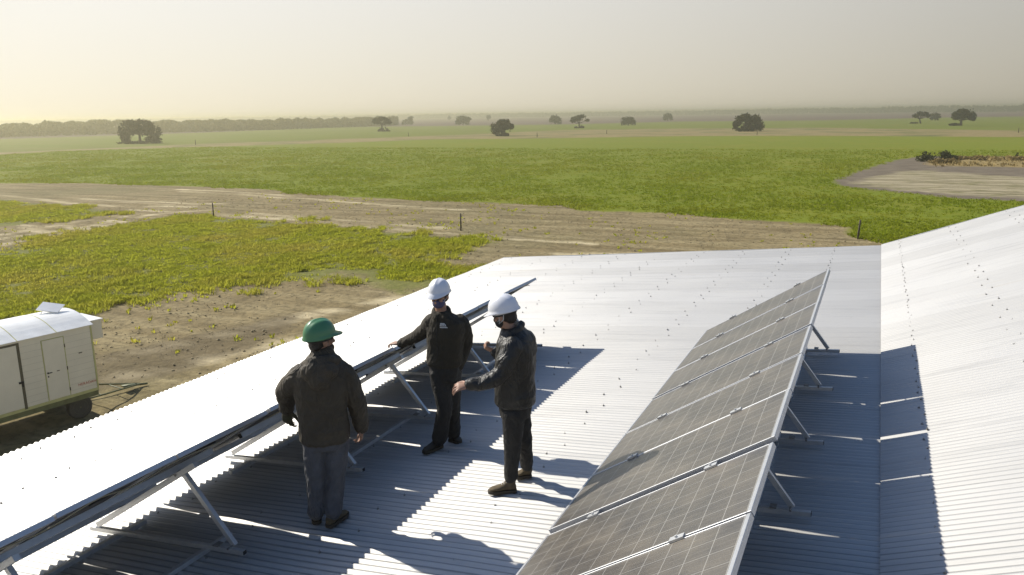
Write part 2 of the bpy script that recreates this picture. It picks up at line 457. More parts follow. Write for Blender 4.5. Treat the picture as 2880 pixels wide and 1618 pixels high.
# ------------------------------------------------------------------ the shed with its corrugated roof
SL, XE, ZE = 0.08802, -9.0, 4.418
XF = 0.230; SR = 0.3676; YG = 19.37; Y0 = -6.0; XR = 7.6
def roof_z(x):
    return ZE + SL*(x-XE) if x <= XF else ZE + SL*(XF-XE) + SR*(x-XF)
PITCH = 0.076
def corrug(name, x0, x1, nx, y0, y1, zf, parent, mat, amp=0.009, lift=0.0):
    n = int((y1-y0)/PITCH*8)
    y = np.linspace(y0, y1, n+1)
    x = np.linspace(x0, x1, nx+1)
    X, Y = np.meshgrid(x, y)
    Z = np.vectorize(zf)(X[0])[None, :] + amp*np.cos(2*np.pi*Y/PITCH) + lift
    # sheets never lie perfectly flat
    wob = sum(a*np.sin(kx*X + ky*Y + ph) for a, kx, ky, ph in ((.004,1.7,1.1,.3),(.003,3.1,-2.3,1.9),(.0025,.6,5.1,4.)))
    Z = Z + wob*np.clip((Y-y0)*2, 0, 1)
    nv, nu = X.shape
    idx = np.arange(nv*nu).reshape(nv, nu)
    F = np.stack([idx[:-1,:-1], idx[:-1,1:], idx[1:,1:], idx[1:,:-1]], -1).reshape(-1, 4)
    me = bpy.data.meshes.new(name)
    me.vertices.add(nv*nu); me.vertices.foreach_set('co', np.stack([X, Y, Z], -1).reshape(-1).astype(np.float32))
    me.loops.add(len(F)*4); me.loops.foreach_set('vertex_index', F.reshape(-1).astype(np.int32))
    me.polygons.add(len(F)); me.polygons.foreach_set('loop_start', np.arange(0, len(F)*4, 4, dtype=np.int32))
    me.update(calc_edges=True)
    me.polygons.foreach_set('use_smooth', [True]*len(me.polygons))
    return link(name, me, parent, mat)

g = N('white painted corrugated sheet')
p = g.pos()
sx = g.n('ShaderNodeSeparateXYZ'); g.l(p, sx.inputs[0])
sheet = g.math('FLOOR', g.math('DIVIDE', sx.outputs[1], 0.912))
wn = g.n('ShaderNodeTexWhiteNoise', noise_dimensions='1D'); g.l(sheet, wn.inputs['W'])
stre = g.noise(1.0, 6, 0.65, g.mapping(p, (0.55, 9.0, 1)))
spots = g.noise(2.3, 7, 0.7, p)
c = g.mix(wn.outputs['Value'], (0.505, 0.492, 0.465), (0.555, 0.542, 0.515))
c = g.mix(g.math('MULTIPLY', g.ramp(stre, 0.52, 0.74), 0.50), c, (0.33, 0.325, 0.315))
c = g.mix(g.math('MULTIPLY', g.ramp(spots, 0.60, 0.8), 0.35), c, (0.50, 0.475, 0.43))
fine = g.noise(14, 4, 0.7, g.mapping(p, (0.25, 3.0, 1)))
c = g.mix(g.math('MULTIPLY', g.ramp(fine, 0.66, 0.75), 0.4), c, (0.30, 0.29, 0.28))
# darker tone along the valleys of the corrugation
val = g.math('COSINE', g.math('MULTIPLY', sx.outputs[1], 2*math.pi/PITCH))
c = g.mix(g.math('MULTIPLY', g.ramp(val, -0.70, -1.0), 0.75), c, (0.25, 0.245, 0.23))
# dark line where one sheet laps over the next
lap = g.math('FRACT', g.math('DIVIDE', sx.outputs[1], 0.912))
c = g.mix(g.math('MULTIPLY', g.math('LESS_THAN', lap, 0.016), 0.55), c, (0.20, 0.19, 0.175))
rust = g.noise(1.0, 5, 0.6, g.mapping(p, (0.35, 5.0, 1), (0, 0, 0), (3, 7, 0)))
c = g.mix(g.math('MULTIPLY', g.ramp(rust, 0.64, 0.78), 0.35), c, (0.42, 0.34, 0.22))
g.base(c)
g.b.inputs['Metallic'].default_value = 0.55
g.b.inputs['Specular IOR Level'].default_value = 0.9
g.rough(g.math('ADD', g.math('MULTIPLY', spots, 0.12), 0.56))
M_ROOF = g.m

shed = empty('metal_shed', (0, 0, 0))
tag(shed, 'large white metal shed whose corrugated roof carries the solar panels and workers', 'building')
lean = corrug('lean_to_roof', XE-0.02, XF, 40, Y0, YG, roof_z, shed, M_ROOF)
lean['label'] = 'low pitched white corrugated roof'
main = corrug('main_roof', XF-0.02, XR, 30, Y0, YG, lambda x: roof_z(XF)+SR*(x-XF)+0.004, shed, M_ROOF, lift=0.024)
main['label'] = 'steeper white corrugated roof'
corrug('rear_roof', XR+0.0, XR+7.4, 20, Y0, YG, lambda x: roof_z(XR)-SR*(x-XR)+0.004, shed, M_ROOF, lift=0.02)
M_WALL = simple('white painted wall sheet', (0.62, 0.62, 0.60), 0.6, 0.1, 0.1, 1.0)
w = MB(); w.box((XE+0.15, Y0+.2, 0), (XE+0.25, YG-0.2, ZE-0.03)); w.build('wall', M_WALL, shed)
wv = []
yb = YG - 0.25
w = MB()
pr = [(XE+.25, 0), (XR+7.0, 0), (XR+7.0, roof_z(XR)-SR*7.0-0.06), (XR, roof_z(XR)-0.06), (XF, roof_z(XF)-0.05), (XE+.25, ZE-0.03)]
for yq in (yb, yb+0.1): wv += [(x, yq, z) for x, z in pr]
w.add(wv, [tuple(range(6)), tuple(range(11, 5, -1))] + [(i, (i+6), (i+1) % 6 + 6, (i+1) % 6) for i in range(6)])
w.build('wall', M_WALL, shed)
w = MB(); w.box((XR+6.9, Y0+.2, 0), (XR+7.0, yb, roof_z(XR)-SR*7.0-0.08)); w.build('wall', M_WALL, shed)
w = MB(); w.box((XE+.25, Y0+.2, 0), (XR+6.9, Y0+.3, ZE-0.1)); w.build('wall', M_WALL, shed)
# verge flashing along the far gable
w = MB()
w.beam((XE, YG+0.012, roof_z(XE)-0.03), (XF, YG+0.012, roof_z(XF)-0.03), 0.02, 0.09)
w.beam((XF, YG+0.012, roof_z(XF)-0.006), (XR, YG+0.012, roof_z(XR)-0.006), 0.02, 0.09)
w.build('verge_trim', M_WALL, shed)
# roofing screws with washers, in purlin rows (zig-zag as on the photographed sheets)
sc = MB()
def screw(x, y):
    z = roof_z(x) + 0.009 + (0.028 if x > XF else 0)
    k = np.arange(6)*math.pi/3
    tl = rng.normal(0, .12, 2)
    a = [(x+.012*math.cos(q), y+.012*math.sin(q), z-.004) for q in k]
    b = [(x+.010*math.cos(q), y+.010*math.sin(q), z+.004) for q in k]
    c_ = [(x+.0022*math.cos(q), y+.0022*math.sin(q), z+.004) for q in k]
    d_ = [(x+tl[0]*.04+.002*math.cos(q), y+tl[1]*.04+.002*math.sin(q), z+.020) for q in k]
    sc.loft([np.array(a), np.array(b), np.array(c_), np.array(d_)])
def row(xc, zig, dy, y0=1.5):
    y = y0; i = 0
    while y < YG-0.08:
        screw(xc + (zig if i % 2 else -zig) + rng.normal(0, .008), round(y/PITCH)*PITCH + rng.normal(0, .004))
        y += dy*rng.choice([1, 1, 1, 1.25, .8]); i += 1
for x in (-8.66, -7.65, -6.65, -5.65, -4.66, -3.67, -2.67, -1.70): row(x, .05, .305)
row(-0.73, .012, .225)
row(0.56, .008, .218)
for x in (1.53, 2.54, 3.55, 4.56): row(x, .05, .305)
scr = sc.build('roof_screw', M_SCREW, shed); scr['kind'] = 'stuff'

# ------------------------------------------------------------------ solar tables
PW, PL, TH = 0.949, 1.795, 0.5649
ct, stn = math.cos(TH), math.sin(TH)
g = N('dusty photovoltaic glass')
p = g.pos(obj=True)
sp = g.n('ShaderNodeSeparateXYZ'); g.l(p, sp.inputs[0])
def gridline(sock, step, half, off=0.0):
    f = g.math('FRACT', g.math('DIVIDE', g.math('ADD', sock, off), step))
    d = g.math('ABSOLUTE', g.math('SUBTRACT', f, 0.5))
    return g.math('GREATER_THAN', d, 0.5 - half/step)
cw = (PW-0.040)/6; cl = (PL-0.064)/12
lx = gridline(sp.outputs[0], cl, 0.0024, -0.032)
ly = gridline(sp.outputs[1], cw, 0.0024, -0.020)
line = g.math('MAXIMUM', lx, ly)
bus = gridline(sp.outputs[1], cw/3, 0.0009, -0.020 + cw/6)
dust = g.noise(1.6, 6, 0.65, p); speck = g.noise(260, 2, 0.5, p)
drip = g.noise(1.0, 5, 0.6, g.mapping(p, (0.8, 6.0, 1)))
c = g.mix(g.math('MULTIPLY', bus, 0.35), (0.016, 0.018, 0.024), (0.30, 0.30, 0.30))
c = g.mix(g.math('MULTIPLY', line, 0.45), c, (0.50, 0.50, 0.48))
dm = g.math('ADD', g.math('MULTIPLY', g.ramp(dust, 0.32, 0.68), 0.30), g.math('MULTIPLY', g.ramp(drip, 0.3, 0.7), 0.10))  # dust, with dark reflection blotches painted into its broad variation
dm = g.math('ADD', dm, g.math('MULTIPLY', g.ramp(speck, 0.35, 0.75), 0.16))
c = g.mix(g.math('ADD', dm, 0.0), c, (0.29, 0.24, 0.165))
g.base(c)
g.rough(g.math('ADD', g.math('MULTIPLY', dust, 0.22), 0.24))
g.b.inputs['Specular IOR Level'].default_value = 0.85
M_PV = g.m

def panel_parts(root):
    """local x runs up the slope from the low edge, y along the row, z out of the glass"""
    fr = MB(); w_, h_ = 0.028, 0.035
    e_, w_ = 0.026, 0.010
    fr.box((0, 0, -h_), (e_, PW, 0)); fr.box((PL-e_, 0, -h_), (PL, PW, 0))
    fr.box((e_, 0, -h_), (PL-e_, w_, 0)); fr.box((e_, PW-w_, -h_), (PL-e_, PW, 0))
    fr.build('frame', M_FRAME, root, bevel=0.0025)
    gl = MB(); gl.box((e_, w_, -0.008), (PL-e_, PW-w_, -0.003)); gl.build('glass', M_PV, root)
    bk = MB(); bk.box((e_, w_, -0.012), (PL-e_, PW-w_, -0.0085)); bk.build('back_sheet', M_BACK, root)
    jb = MB(); jb.box((PL-0.32, PW/2-.06, -0.034), (PL-0.22, PW/2+.06, -0.0125)); jb.build('junction_box', M_BLACK, root)
    for xk in (0.42, PL-0.44):
        c = MB(); c.box((xk-.045, PW-0.014, 0.001), (xk+.045, PW+0.034, 0.012)); c.box((xk-.02, PW+.002, -.03), (xk+.02, PW+.013, .001))
        c.tube([(xk, PW+.008, .010), (xk, PW+.008, .022)], .009, 8, caps='flat')
        c.build('clamp', M_ALU, root)
proto = [None]
def place_panel(x, y, z, label, group, sx=1.0):
    if proto[0] is None:
        r = empty('solar_panel', (0, 0, 0)); panel_parts(r); proto[0] = r
    else:
        r = proto[0].copy(); COL.objects.link(r)
        for ch in list(proto[0].children):
            c = ch.copy(); COL.objects.link(c); c.parent = r
    # low edge stays at -X; slope rises towards +X
    r.rotation_euler = (rng.normal(0, .0015), -TH + rng.normal(0, .0015), 0)
    r.location = (x, y, z); r.scale = (sx, 1, 1)
    tag(r, label, 'solar panel', group)

def table(xlow, ytop, PL, rails, labelf, zoff, ro=0.0):
    """mounting frame carrying three panels; ytop = far end of the three"""
    y1, y0 = ytop, ytop - 3*0.967 + 0.018
    fr = empty('mounting_frame', (xlow, y0, roof_z(xlow)))
    ox, oy, oz = fr.location
    L_ = lambda x, y, z: (x-ox, y-oy, z-oz)
    zlow = roof_z(xlow) + zoff
    def on_panel(k, below):       # k metres down from the high edge, measured along the slope
        d = PL - k
        return (xlow + d*ct + below*stn, zlow + d*stn - below*ct)
    for k in (0.52, PL-0.45):        # purlins along the row
        px, pz = on_panel(k, 0.066)
        b = MB(); b.beam(L_(px, y0+0.06, pz), L_(px, y1-0.24, pz), 0.042, 0.05, up=(-stn, 0, ct)); b.build('purlin', M_ALU, fr, bevel=.002)
        for yq in (y1-0.245, y0+0.055):
            b = MB(); b.beam(L_(px, yq-.004, pz), L_(px, yq+.004, pz), 0.032, 0.04, up=(-stn, 0, ct)); b.build('end_cap', M_BLACK, fr)
    for yb_, ye in ((rails[1]-0.28, rails[0]+0.28),):
        for xb in (xlow+0.40+ro, xlow+1.39+ro):
            b = MB(); z = roof_z(xb)+0.009
            b.beam(L_(xb, yb_, z+.02), L_(xb, ye, z+.02), 0.042, 0.038); b.build('base_beam', M_ALU, fr, bevel=.002)
    for yr in rails:
        x0, x1 = xlow+0.02, xlow+1.80+ro
        b = MB()
        b.beam(L_(x0, yr, roof_z(x0)+.069), L_(x1, yr, roof_z(x1)+.069), 0.036, 0.038)
        b.build('base_rail', M_ALU, fr, bevel=.002)
        b = MB(); b.beam(L_(x1-.002, yr, roof_z(x1)+.069), L_(x1+.004, yr, roof_z(x1)+.069), 0.034, 0.03); b.build('end_cap', M_BLACK, fr)
        tx, tz = on_panel(0.55, 0.10); bx = xlow+1.665+ro; bz = roof_z(bx)+.10
        b = MB(); b.beam(L_(tx, yr+.045, tz+.03), L_(bx, yr+.045, bz-.012), 0.036, 0.042, up=(1, 0, 1)); b.build('brace', M_ALU, fr, bevel=.002)
        b = MB(); b.tube([L_(bx-.01, yr-.03, bz-.01), L_(bx-.01, yr+.09, bz-.01)], .009, 8, caps='flat'); b.build('bolt', M_SCREW, fr)
        b = MB(); b.tube([L_(tx+.01, yr-.03, tz), L_(tx+.01, yr+.09, tz)], .009, 8, caps='flat'); b.build('bolt', M_SCREW, fr)
        b = MB(); b.box(L_(bx-.16, yr-.035, roof_z(bx)+.089), L_(bx-.11, yr+.035, roof_z(bx)+.096)); b.build('rail_clip', M_SCREW, fr)
        # upper rail along the slope carrying the purlins
        a0 = on_panel(0.30, 0.115); a1 = on_panel(PL-.07, 0.115)
        b = MB(); b.beam(L_(a0[0], yr, a0[1]), L_(a1[0], yr, a1[1]), 0.045, 0.045, up=(0, 1, 0)); b.build('slope_rail', M_ALU, fr, bevel=.002)
    # string cable clipped under the high edge
    pts = []
    yy_ = y0 + .05
    while yy_ < y1 - 0.1:
        kx, kz = on_panel(0.10 + 0.055*math.sin(yy_*5.3) + .02*math.sin(yy_*13), 0.046+.012*math.sin(yy_*9))
        pts.append(L_(kx, yy_, kz)); yy_ += 0.09
    b = MB(); b.tube(pts, .0055, 6); b.build('cable', M_CABLE, fr, smooth=True)
    tag(fr, labelf, 'mounting frame', 'aluminium mounting frames on the roof')
    return fr, zlow

XL = -1.973
ords = ['first from far end', 'second from far end', 'third from far end', 'fourth from far end', 'fifth from far end', 'sixth from far end', 'seventh from far end', 'eighth from far end', 'ninth from far end']
where = ['far end', 'middle', 'near end']
def panel_label(i, side):
    return 'dusty solar panel, %s in the row %s' % (ords[i], side)
def build_row(xlow, ystart, side, gname, dz, gapdrop, length=PL, ro=0.0):
    y = ystart; i = 0
    for t in range(3):
        rails = [(10.44, 8.92), (7.35, 5.92), (4.31, 2.85)][t]
        zoff = dz - gapdrop[t]
        fr, zlow = table(xlow, y, length, rails, 'aluminium frame under the three panels at %s of the row %s' % (where[t], side), zoff, ro)
        for k in range(3):
            place_panel(xlow, y-PW-k*0.967, zlow, panel_label(i, side), gname, length/PL); i += 1
        y -= 3*0.967 + 0.024
    return
build_row(XL, 10.742, 'by the steep roof', 'solar panels tilted in front of the steep roof', 0.235, (0, .008, .034), PL, -0.087)
build_row(-6.0, 10.77, 'beside the workers', 'solar panels in the row beside the workers', 0.19, (0, .004, .008), PL, -0.06)

# loose cable hanging from the far end of that row
pts = [(-4.93, 10.50, 5.47), (-4.80, 10.52, 5.44), (-4.70, 10.52, 5.32), (-4.68, 10.46, 5.14), (-4.76, 10.36, 4.98), (-4.86, 10.30, 4.87)]
lc = MB(); lc.tube(catmull(pts, [.005]*len(pts), 6)[0], .005, 6)
tag(lc.build('loose_cable', M_CABLE, None, True), 'thin pale cable looping down from far end of the row beside the workers', 'cable')

# ------------------------------------------------------------------ site trailer
TR = empty('site_trailer', (-19.605, 14.915, 0), R(79.895))    # local x forward to the hitch, local y away from the shed
tag(TR, 'white box trailer with arched roof and red lettering parked below the eave', 'trailer')
M_TW = simple('flare tinted trailer sheet', (0.64, 0.585, 0.44), 0.5, 0.05, 0.06, 1.5)  # white sheet with the yellowish lens flare put into its colour
M_TR = simple('trailer roof sheet', (0.74, 0.73, 0.69), 0.42, 0.15, 0.10, 2.5)
M_TG = simple('olive painted chassis', (0.12, 0.125, 0.05), 0.6, 0.1, 0.2, 6)
M_TRIM = simple('yellow green trim', (0.42, 0.40, 0.16), 0.5, 0, 0.1, 6)
M_GAP = simple('dark door seam', (0.10, 0.085, 0.05), 0.8, 0, 0.2, 6)
M_GROOVE = simple('shallow siding groove', (0.46, 0.42, 0.31), 0.7, 0, 0.05, 6)
M_RED = simple('faded red lettering', (0.42, 0.09, 0.06), 0.6, 0, 0.15, 40)
M_TYRE = simple('dusty tyre rubber', (0.045, 0.042, 0.035), 0.85, 0, 0.2, 20)
TLn, TWd, ZB, ZT, ZA = 6.0, 2.35, 0.78, 2.66, 2.96
b = MB()
ring = []
def arc(n=14):
    out = []
    for i in range(n+1):
        t = i/n
        out.append((TWd*t, ZT + (ZA-ZT)*(1-(2*t-1)**2)))
    return out
prof = [(0, ZB)] + arc() + [(TWd, ZB)]
b.loft([np.array([(x, yv, zv-0.02 if 0 < i < len(prof)-1 else zv) for i, (yv, zv) in enumerate(prof)]) for x in (-TLn, 0.0)])
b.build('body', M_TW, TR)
b = MB(); out = [(y_-(.05 if y_ < TWd/2 else -.05)*(abs(y_-TWd/2) > TWd/2-.01), z_) for y_, z_ in arc()]
rr = [(y_, z_) for y_, z_ in out] + [(y_, z_-.012) for y_, z_ in out[::-1]]
b.loft([np.array([(x, y_, z_+.006) for y_, z_ in rr]) for x in np.linspace(-TLn-.04, 0.05, 14)])
b.build('roof', M_TR, TR)
b = MB()
for xq in (-0.95, -1.95, -2.95): b.loft([np.array([(x, y_, z_+.010) for y_, z_ in rr]) for x in (xq-.012, xq+.012)])
b.build('roof_seam', M_TRIM, TR)
b = MB()
for zq in np.arange(ZB+.16, ZT-.05, .17): b.box((-TLn, -.003, zq), (-.02, .001, zq+.006))
b.build('siding_groove', M_GROOVE, TR)
b = MB(); b.box((-TLn, -.012, ZB-.02), (0.01, .02, ZB+.06)); b.box((-.035, -.011, ZB+.06), (.012, .02, ZT-.03)); b.build('edge_trim', M_TRIM, TR)
b = MB(); b.box((-TLn, 0.02, ZB-.17), (.0, TWd-.02, ZB-.021)); b.build('chassis', M_TG, TR)
# small door
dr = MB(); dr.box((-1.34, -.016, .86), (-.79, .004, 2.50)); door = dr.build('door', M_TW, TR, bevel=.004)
b = MB()
for a, c_ in (((-1.365, -.013, .85), (-1.342, .004, 2.52)), ((-.788, -.013, .85), (-.766, .004, 2.52)), ((-1.365, -.013, 2.502), (-.766, .004, 2.522))): b.box(a, c_)
b.build('door_frame', M_TRIM, door)
b = MB(); b.box((-1.31, -.06, 1.60), (-1.20, -.045, 1.622)); b.box((-1.31, -.05, 1.59), (-1.285, -.012, 1.632)); b.box((-1.305, -.03, 1.49), (-1.28, -.012, 1.53)); b.build('handle', M_BLACK, door)
for zq in (1.02, 1.62, 2.25):
    b = MB(); b.tube([(-.777, -.025, zq-.045), (-.777, -.025, zq+.045)], .013, 8, caps='flat'); b.build('hinge', M_GAP, door)
# wide door behind it
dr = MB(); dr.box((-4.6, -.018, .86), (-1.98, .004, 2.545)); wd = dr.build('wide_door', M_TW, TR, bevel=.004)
b = MB(); b.box((-1.978, -.014, .80), (-1.905, .004, 2.60)); b.box((-4.6, -.014, 2.547), (-1.978, .004, 2.60)); b.build('door_frame', M_GAP, wd)
b = MB(); b.box((-2.04, -.055, 1.52), (-1.93, -.02, 1.57)); b.box((-1.97, -.05, 1.42), (-1.94, -.02, 1.57)); b.build('latch', M_BLACK, wd)
b = MB(); b.box((-.42, -.012, 1.93), (-.33, .0, 1.955)); b.box((-1.06, -.03, 1.60), (-.99, -.017, 1.62)); b.build('name_plate', M_GAP, TR)
# red lettering at the lower front corner
tc = bpy.data.curves.new('lettering', 'FONT'); tc.body = 'HERADAN'; tc.size = 0.105; tc.extrude = 0.002; tc.space_character = 1.12
to = bpy.data.objects.new('t', tc); COL.objects.link(to)
dg = bpy.context.evaluated_depsgraph_get(); dg.update()
tm = bpy.data.meshes.new_from_object(to.evaluated_get(dg)); bpy.data.objects.remove(to)
txt = link('lettering', tm, TR, M_RED)
wdt = max(v.co.x for v in tm.vertices)
txt.scale = (0.50/wdt, 1, 1)
txt.rotation_euler = (R(90), 0, 0); txt.location = (-0.545, -.006, 1.02)
# wheels
def wheel(x, y):
    t = MB(); prof = [(.20,-.09),(.30,-.10),(.335,-.075),(.34,-.03),(.34,.03),(.335,.075),(.30,.10),(.20,.09)]
    rings = []
    for pr_, py in prof:
        k = np.arange(28)*2*math.pi/28
        rings.append(np.stack([x+pr_*np.cos(k), np.full(28, y+py), .34+pr_*np.sin(k)], -1))
    t.loft(rings)
    wh = t.build('wheel', M_TYRE, TR, True)
    r_ = MB(); rings = []
    for pr_, py in [(.205,-.085),(.20,-.092),(.17,-.06),(.10,-.05),(.07,-.085),(.03,-.09)]:
        k = np.arange(20)*2*math.pi/20
        rings.append(np.stack([x+pr_*np.cos(k), np.full(20, y+py), .34+pr_*np.sin(k)], -1))
    r_.loft(rings); r_.build('rim', M_TG, wh, True)
for x in (-.45, -5.2):
    for y in (.30, TWd-.30): wheel(x, y)
b = MB(); b.tube([(-.45, .30, .34), (-.45, TWd-.30, .34)], .04, 10); b.tube([(-5.2, .30, .34), (-5.2, TWd-.30, .34)], .04, 10)
b.beam((-.45, .7, .34), (-.45, .7, .62), .06, .4, up=(1,0,0)); b.beam((-.45, TWd-.7, .34), (-.45, TWd-.7, .62), .06, .4, up=(1,0,0))
b.build('axle', M_TG, TR)
# tow bar resting on the ground
ax, ay = 1.98, 1.30
b = MB()
b.tube([(-.3, .38, .46), (.5, .62, .36), (ax, ay, .12)], .026, 8); b.tube([(-.3, 2.02, .46), (.9, 1.72, .34), (ax, ay, .12)], .026, 8)
b.tube([(.35, .56, .39), (.35, 1.86, .39)], .018, 8); b.tube([(1.15, .93, .27), (1.15, 1.62, .27)], .018, 8)
b.tube([(ax-.1, ay, .12), (ax+.2, ay, .07)], .035, 8); b.beam((1.4, ay, .2), (1.8, ay, .15), .22, .05)
b.build('tow_bar', M_TG, TR, True)
# box unit on the front wall
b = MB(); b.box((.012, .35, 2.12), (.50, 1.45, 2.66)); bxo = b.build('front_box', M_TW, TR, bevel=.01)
b = MB(); b.box((.0, .32, 2.662), (.53, 1.48, 2.685)); b.build('lid', M_TR, bxo)
b = MB()
for zq in np.arange(2.2, 2.65, .06): b.box((.501, .42, zq), (.506, 1.38, zq+.025))
b.build('grille', M_GAP, bxo)
# pale panel propped on the roof
PLATE = [(-.48, 1.47, 3.23), (-.79, 1.28, 3.09), (-.41, .88, 2.98), (-.09, 1.07, 3.12)]
plate = MB()
q = [np.array(v_) for v_ in PLATE]
nn = np.cross(q[1]-q[0], q[2]-q[1]); nn /= np.linalg.norm(nn)
plate.add([*q, *[v-nn*.025 for v in q]], [(0,1,2,3),(7,6,5,4),(0,4,5,1),(1,5,6,2),(2,6,7,3),(3,7,4,0)])
for v_ in (q[0], q[1]): plate.tube([v_-nn*.02+(q[2]-q[1])*.3, np.array((v_[0]+.05, v_[1]-.05, 2.90))], .012, 6)
M_PALE = simple('pale glass panel', (0.86, 0.84, 0.78), 0.35, 0.8, 0.04, 4)
M_rot = Matrix.Rotation(R(79.895), 4, 'Z'); M_tr = Matrix.Translation((-19.605, 14.915, 0))
pe = plate.build('roof_panel', M_PALE, None); pe.matrix_world = M_tr @ M_rot
tag(pe, 'small pale rectangular panel propped on the trailer roof', 'panel')

# ------------------------------------------------------------------ fence posts
def post(x, y, h, r, lean, label, grp):
    root = empty('fence_post', (x, y, 0))
    b = MB(); b.tube([(0, 0, -.1), (lean*.5, .01, h*.5), (lean, .0, h)], [r*1.1, r, r*.92], 10, caps='flat')
    b.build('shaft', M_WOOD, root, True)
    c_ = MB()
    for zq in (.35, .6, .85):
        c_.tube([(lean*zq/1.0 - r*1.15, -r*.6, h*zq), (lean*zq + r*1.15, -r*.6, h*zq+.005)], .006, 6)
    c_.build('wire_staple', M_GALV, root)
    tag(root, label, 'fence post', grp)
GP = 'lone wooden fence posts in the fields'
post(-51.0, 51.6, 1.22, .055, .02, 'thin wooden post standing at the top of the weed patch', GP)
post(-27.2, 51.3, 1.26, .055, .01, 'thick wooden post standing alone in the brown dirt beside the track', GP)
post(-0.8, 56.1, 1.22, .06, .07, 'leaning wooden post close behind the far roof edge', GP)
for (x, y), lb in zip([(-200.1,197.7),(-173.7,284.8),(-112.1,271.7),(-98.6,311.1),(-38.3,290.2),(40.4,305.3)],
    ['distant thin post beside the big hazy tree with gaps', 'distant thin post near the tree with the bushy foot', 'distant thin post just past the round tree with thick trunk', 'distant thin post below the flat topped tree', 'distant thin post at the foot of the dense double tree', 'distant thin post standing far beyond the sandy hollow']):
    post(x, y, 1.6, .10, .03, lb, GP)

# ------------------------------------------------------------------ trees
M_TREE = leaf_mat('dark olive foliage', (0.030, 0.034, 0.012), (0.062, 0.064, 0.022), 0.22, 0.8)
M_TREE2 = leaf_mat('grey green sparse foliage', (0.045, 0.045, 0.025), (0.085, 0.08, 0.04), 0.22, 0.8)
M_BUSH = leaf_mat('dark scrub foliage', (0.03, 0.036, 0.016), (0.075, 0.078, 0.035), 0.25, 1.2)

def leaf_cloud(lobes, n, size, zmin=0.0):
    vol = np.array([l[3]*l[4]*l[5] for l in lobes]); pick = rng.choice(len(lobes), n, p=vol**.7/np.sum(vol**.7))
    L_ = np.array(lobes)[pick]
    d = rng.normal(size=(n, 3)); d /= np.linalg.norm(d, axis=1)[:, None]
    r = (rng.random(n)**.33)*(1+rng.normal(0, .15, n))
    P = L_[:, :3] + d*r[:, None]*L_[:, 3:6]
    # holes
    keep = np.array([mnoise.noise(Vector(q)*0.48 + Vector((pick.sum() % 97, 0, 0))) > -0.16 for q in P]) & (P[:, 2] > zmin)
    P = P[keep]; n = len(P)
    a = rng.normal(size=(n, 3)); a /= np.linalg.norm(a, axis=1)[:, None]
    c_ = np.cross(a, rng.normal(size=(n, 3))); c_ /= np.linalg.norm(c_, axis=1)[:, None]
    s = size*rng.uniform(.55, 1.3, n)[:, None]
    return np.stack([P-a*s-c_*s*.6, P+a*s-c_*s*.6, P+a*s*.8+c_*s*.6, P-a*s*.8+c_*s*.6], 1)

def tree(x, y, lobes, trunk_h, tr, label, n, size, mat=M_TREE, limbs=5, name='field_tree', skirt=None, lean=0.0):
    root = empty(name, (x, y, 0))
    # crown axis is turned so that width faces any observer the same way
    ang = math.atan2(x, y); ca, sa = math.cos(-ang), math.sin(-ang)
    def rotp(v):
        v = np.array(v, float); o = v.copy()
        o[..., 0] = v[..., 0]*ca - v[..., 1]*sa; o[..., 1] = v[..., 0]*sa + v[..., 1]*ca
        return o
    Q = leaf_cloud(lobes, n, size)
    link('crown', quads_mesh('crown', rotp(Q)), root, mat)
    b = MB()
    top = np.array((lean, 0, trunk_h))
    b.tube(rotp([(0, 0, -.2), (lean*.4, 0, trunk_h*.5), top]), [tr*1.3, tr, tr*.85], 9)
    for i in range(limbs):
        l = lobes[i % len(lobes)]
        tgt = np.array(l[:3]) + rng.normal(0, .35, 3)*np.array(l[3:6])
        mid = (top+tgt)/2 + rng.normal(0, .25, 3) + np.array((0, 0, -.2))
        b.tube(rotp([top-np.array((0, 0, .3)), mid, tgt]), [tr*.6, tr*.4, tr*.15], 7)
    b.build('trunk', M_BARK, root, True)
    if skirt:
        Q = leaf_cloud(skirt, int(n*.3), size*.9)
        link('undergrowth_and_shade', quads_mesh('undergrowth_and_shade', rotp(Q)), root, M_BUSH)  # low scrub; under the leaning tree it stands in for a shadow
    tag(root, label, 'tree', 'scattered trees in the fields')
    return root

# lobes: centre x,y,z, radii x,y,z   (x across, y away)
def dome(wd, ht, k=9, low=.12, dep=.8):
    out = []
    for i in range(k):
        a = rng.uniform(0, 2*math.pi); r = rng.uniform(.1, .62)
        out.append((math.cos(a)*r*wd/2*1.0, math.sin(a)*r*wd/2*dep, ht*rng.uniform(.38, .72), wd*rng.uniform(.16, .26), wd*rng.uniform(.16, .24), ht*rng.uniform(.16, .28)))
    out.append((0, 0, ht*.55, wd*.36, wd*.3, ht*.42))
    if low < .2: out += [(wd*.28, 0, ht*.3, wd*.2, wd*.18, ht*.3), (-wd*.28, 0, ht*.3, wd*.2, wd*.18, ht*.3)]
    return out

tree(-236.6, 208.4, [(-2.5,0,5.4,3.2,2.8,2.6),(2.6,0,5.2,3.4,2.8,2.6),(0,0,6.3,3.0,2.8,1.9),(-4.9,0,4.0,1.9,1.6,2.3),(5.0,0,3.6,2.2,1.8,2.4),(4.2,0,1.2,2.8,1.8,1.2),(-4.4,0,1.6,1.6,1.4,1.5)], 3.4, .45, 'big hazy tree alone in the field with gaps under its crown', 5200, .36, skirt=[(0,0,.3,6.5,2,.5)])
tree(-247.6, 378.8, [(-2.6,0,5.6,2.4,2.2,1.5),(2.5,0,5.4,2.4,2.2,1.5),(.3,0,6.7,2.0,2,1.2),(0,0,5.4,2.4,2.2,1.4),(4.1,0,4.6,1.3,1.3,.8)], 3.6, .4, 'tall tree with bare trunk rising from a pointed mound of scrub', 3200, .40, skirt=[(1,0,.6,3.6,2,.8),(.7,0,1.4,1.7,1.5,.9)])
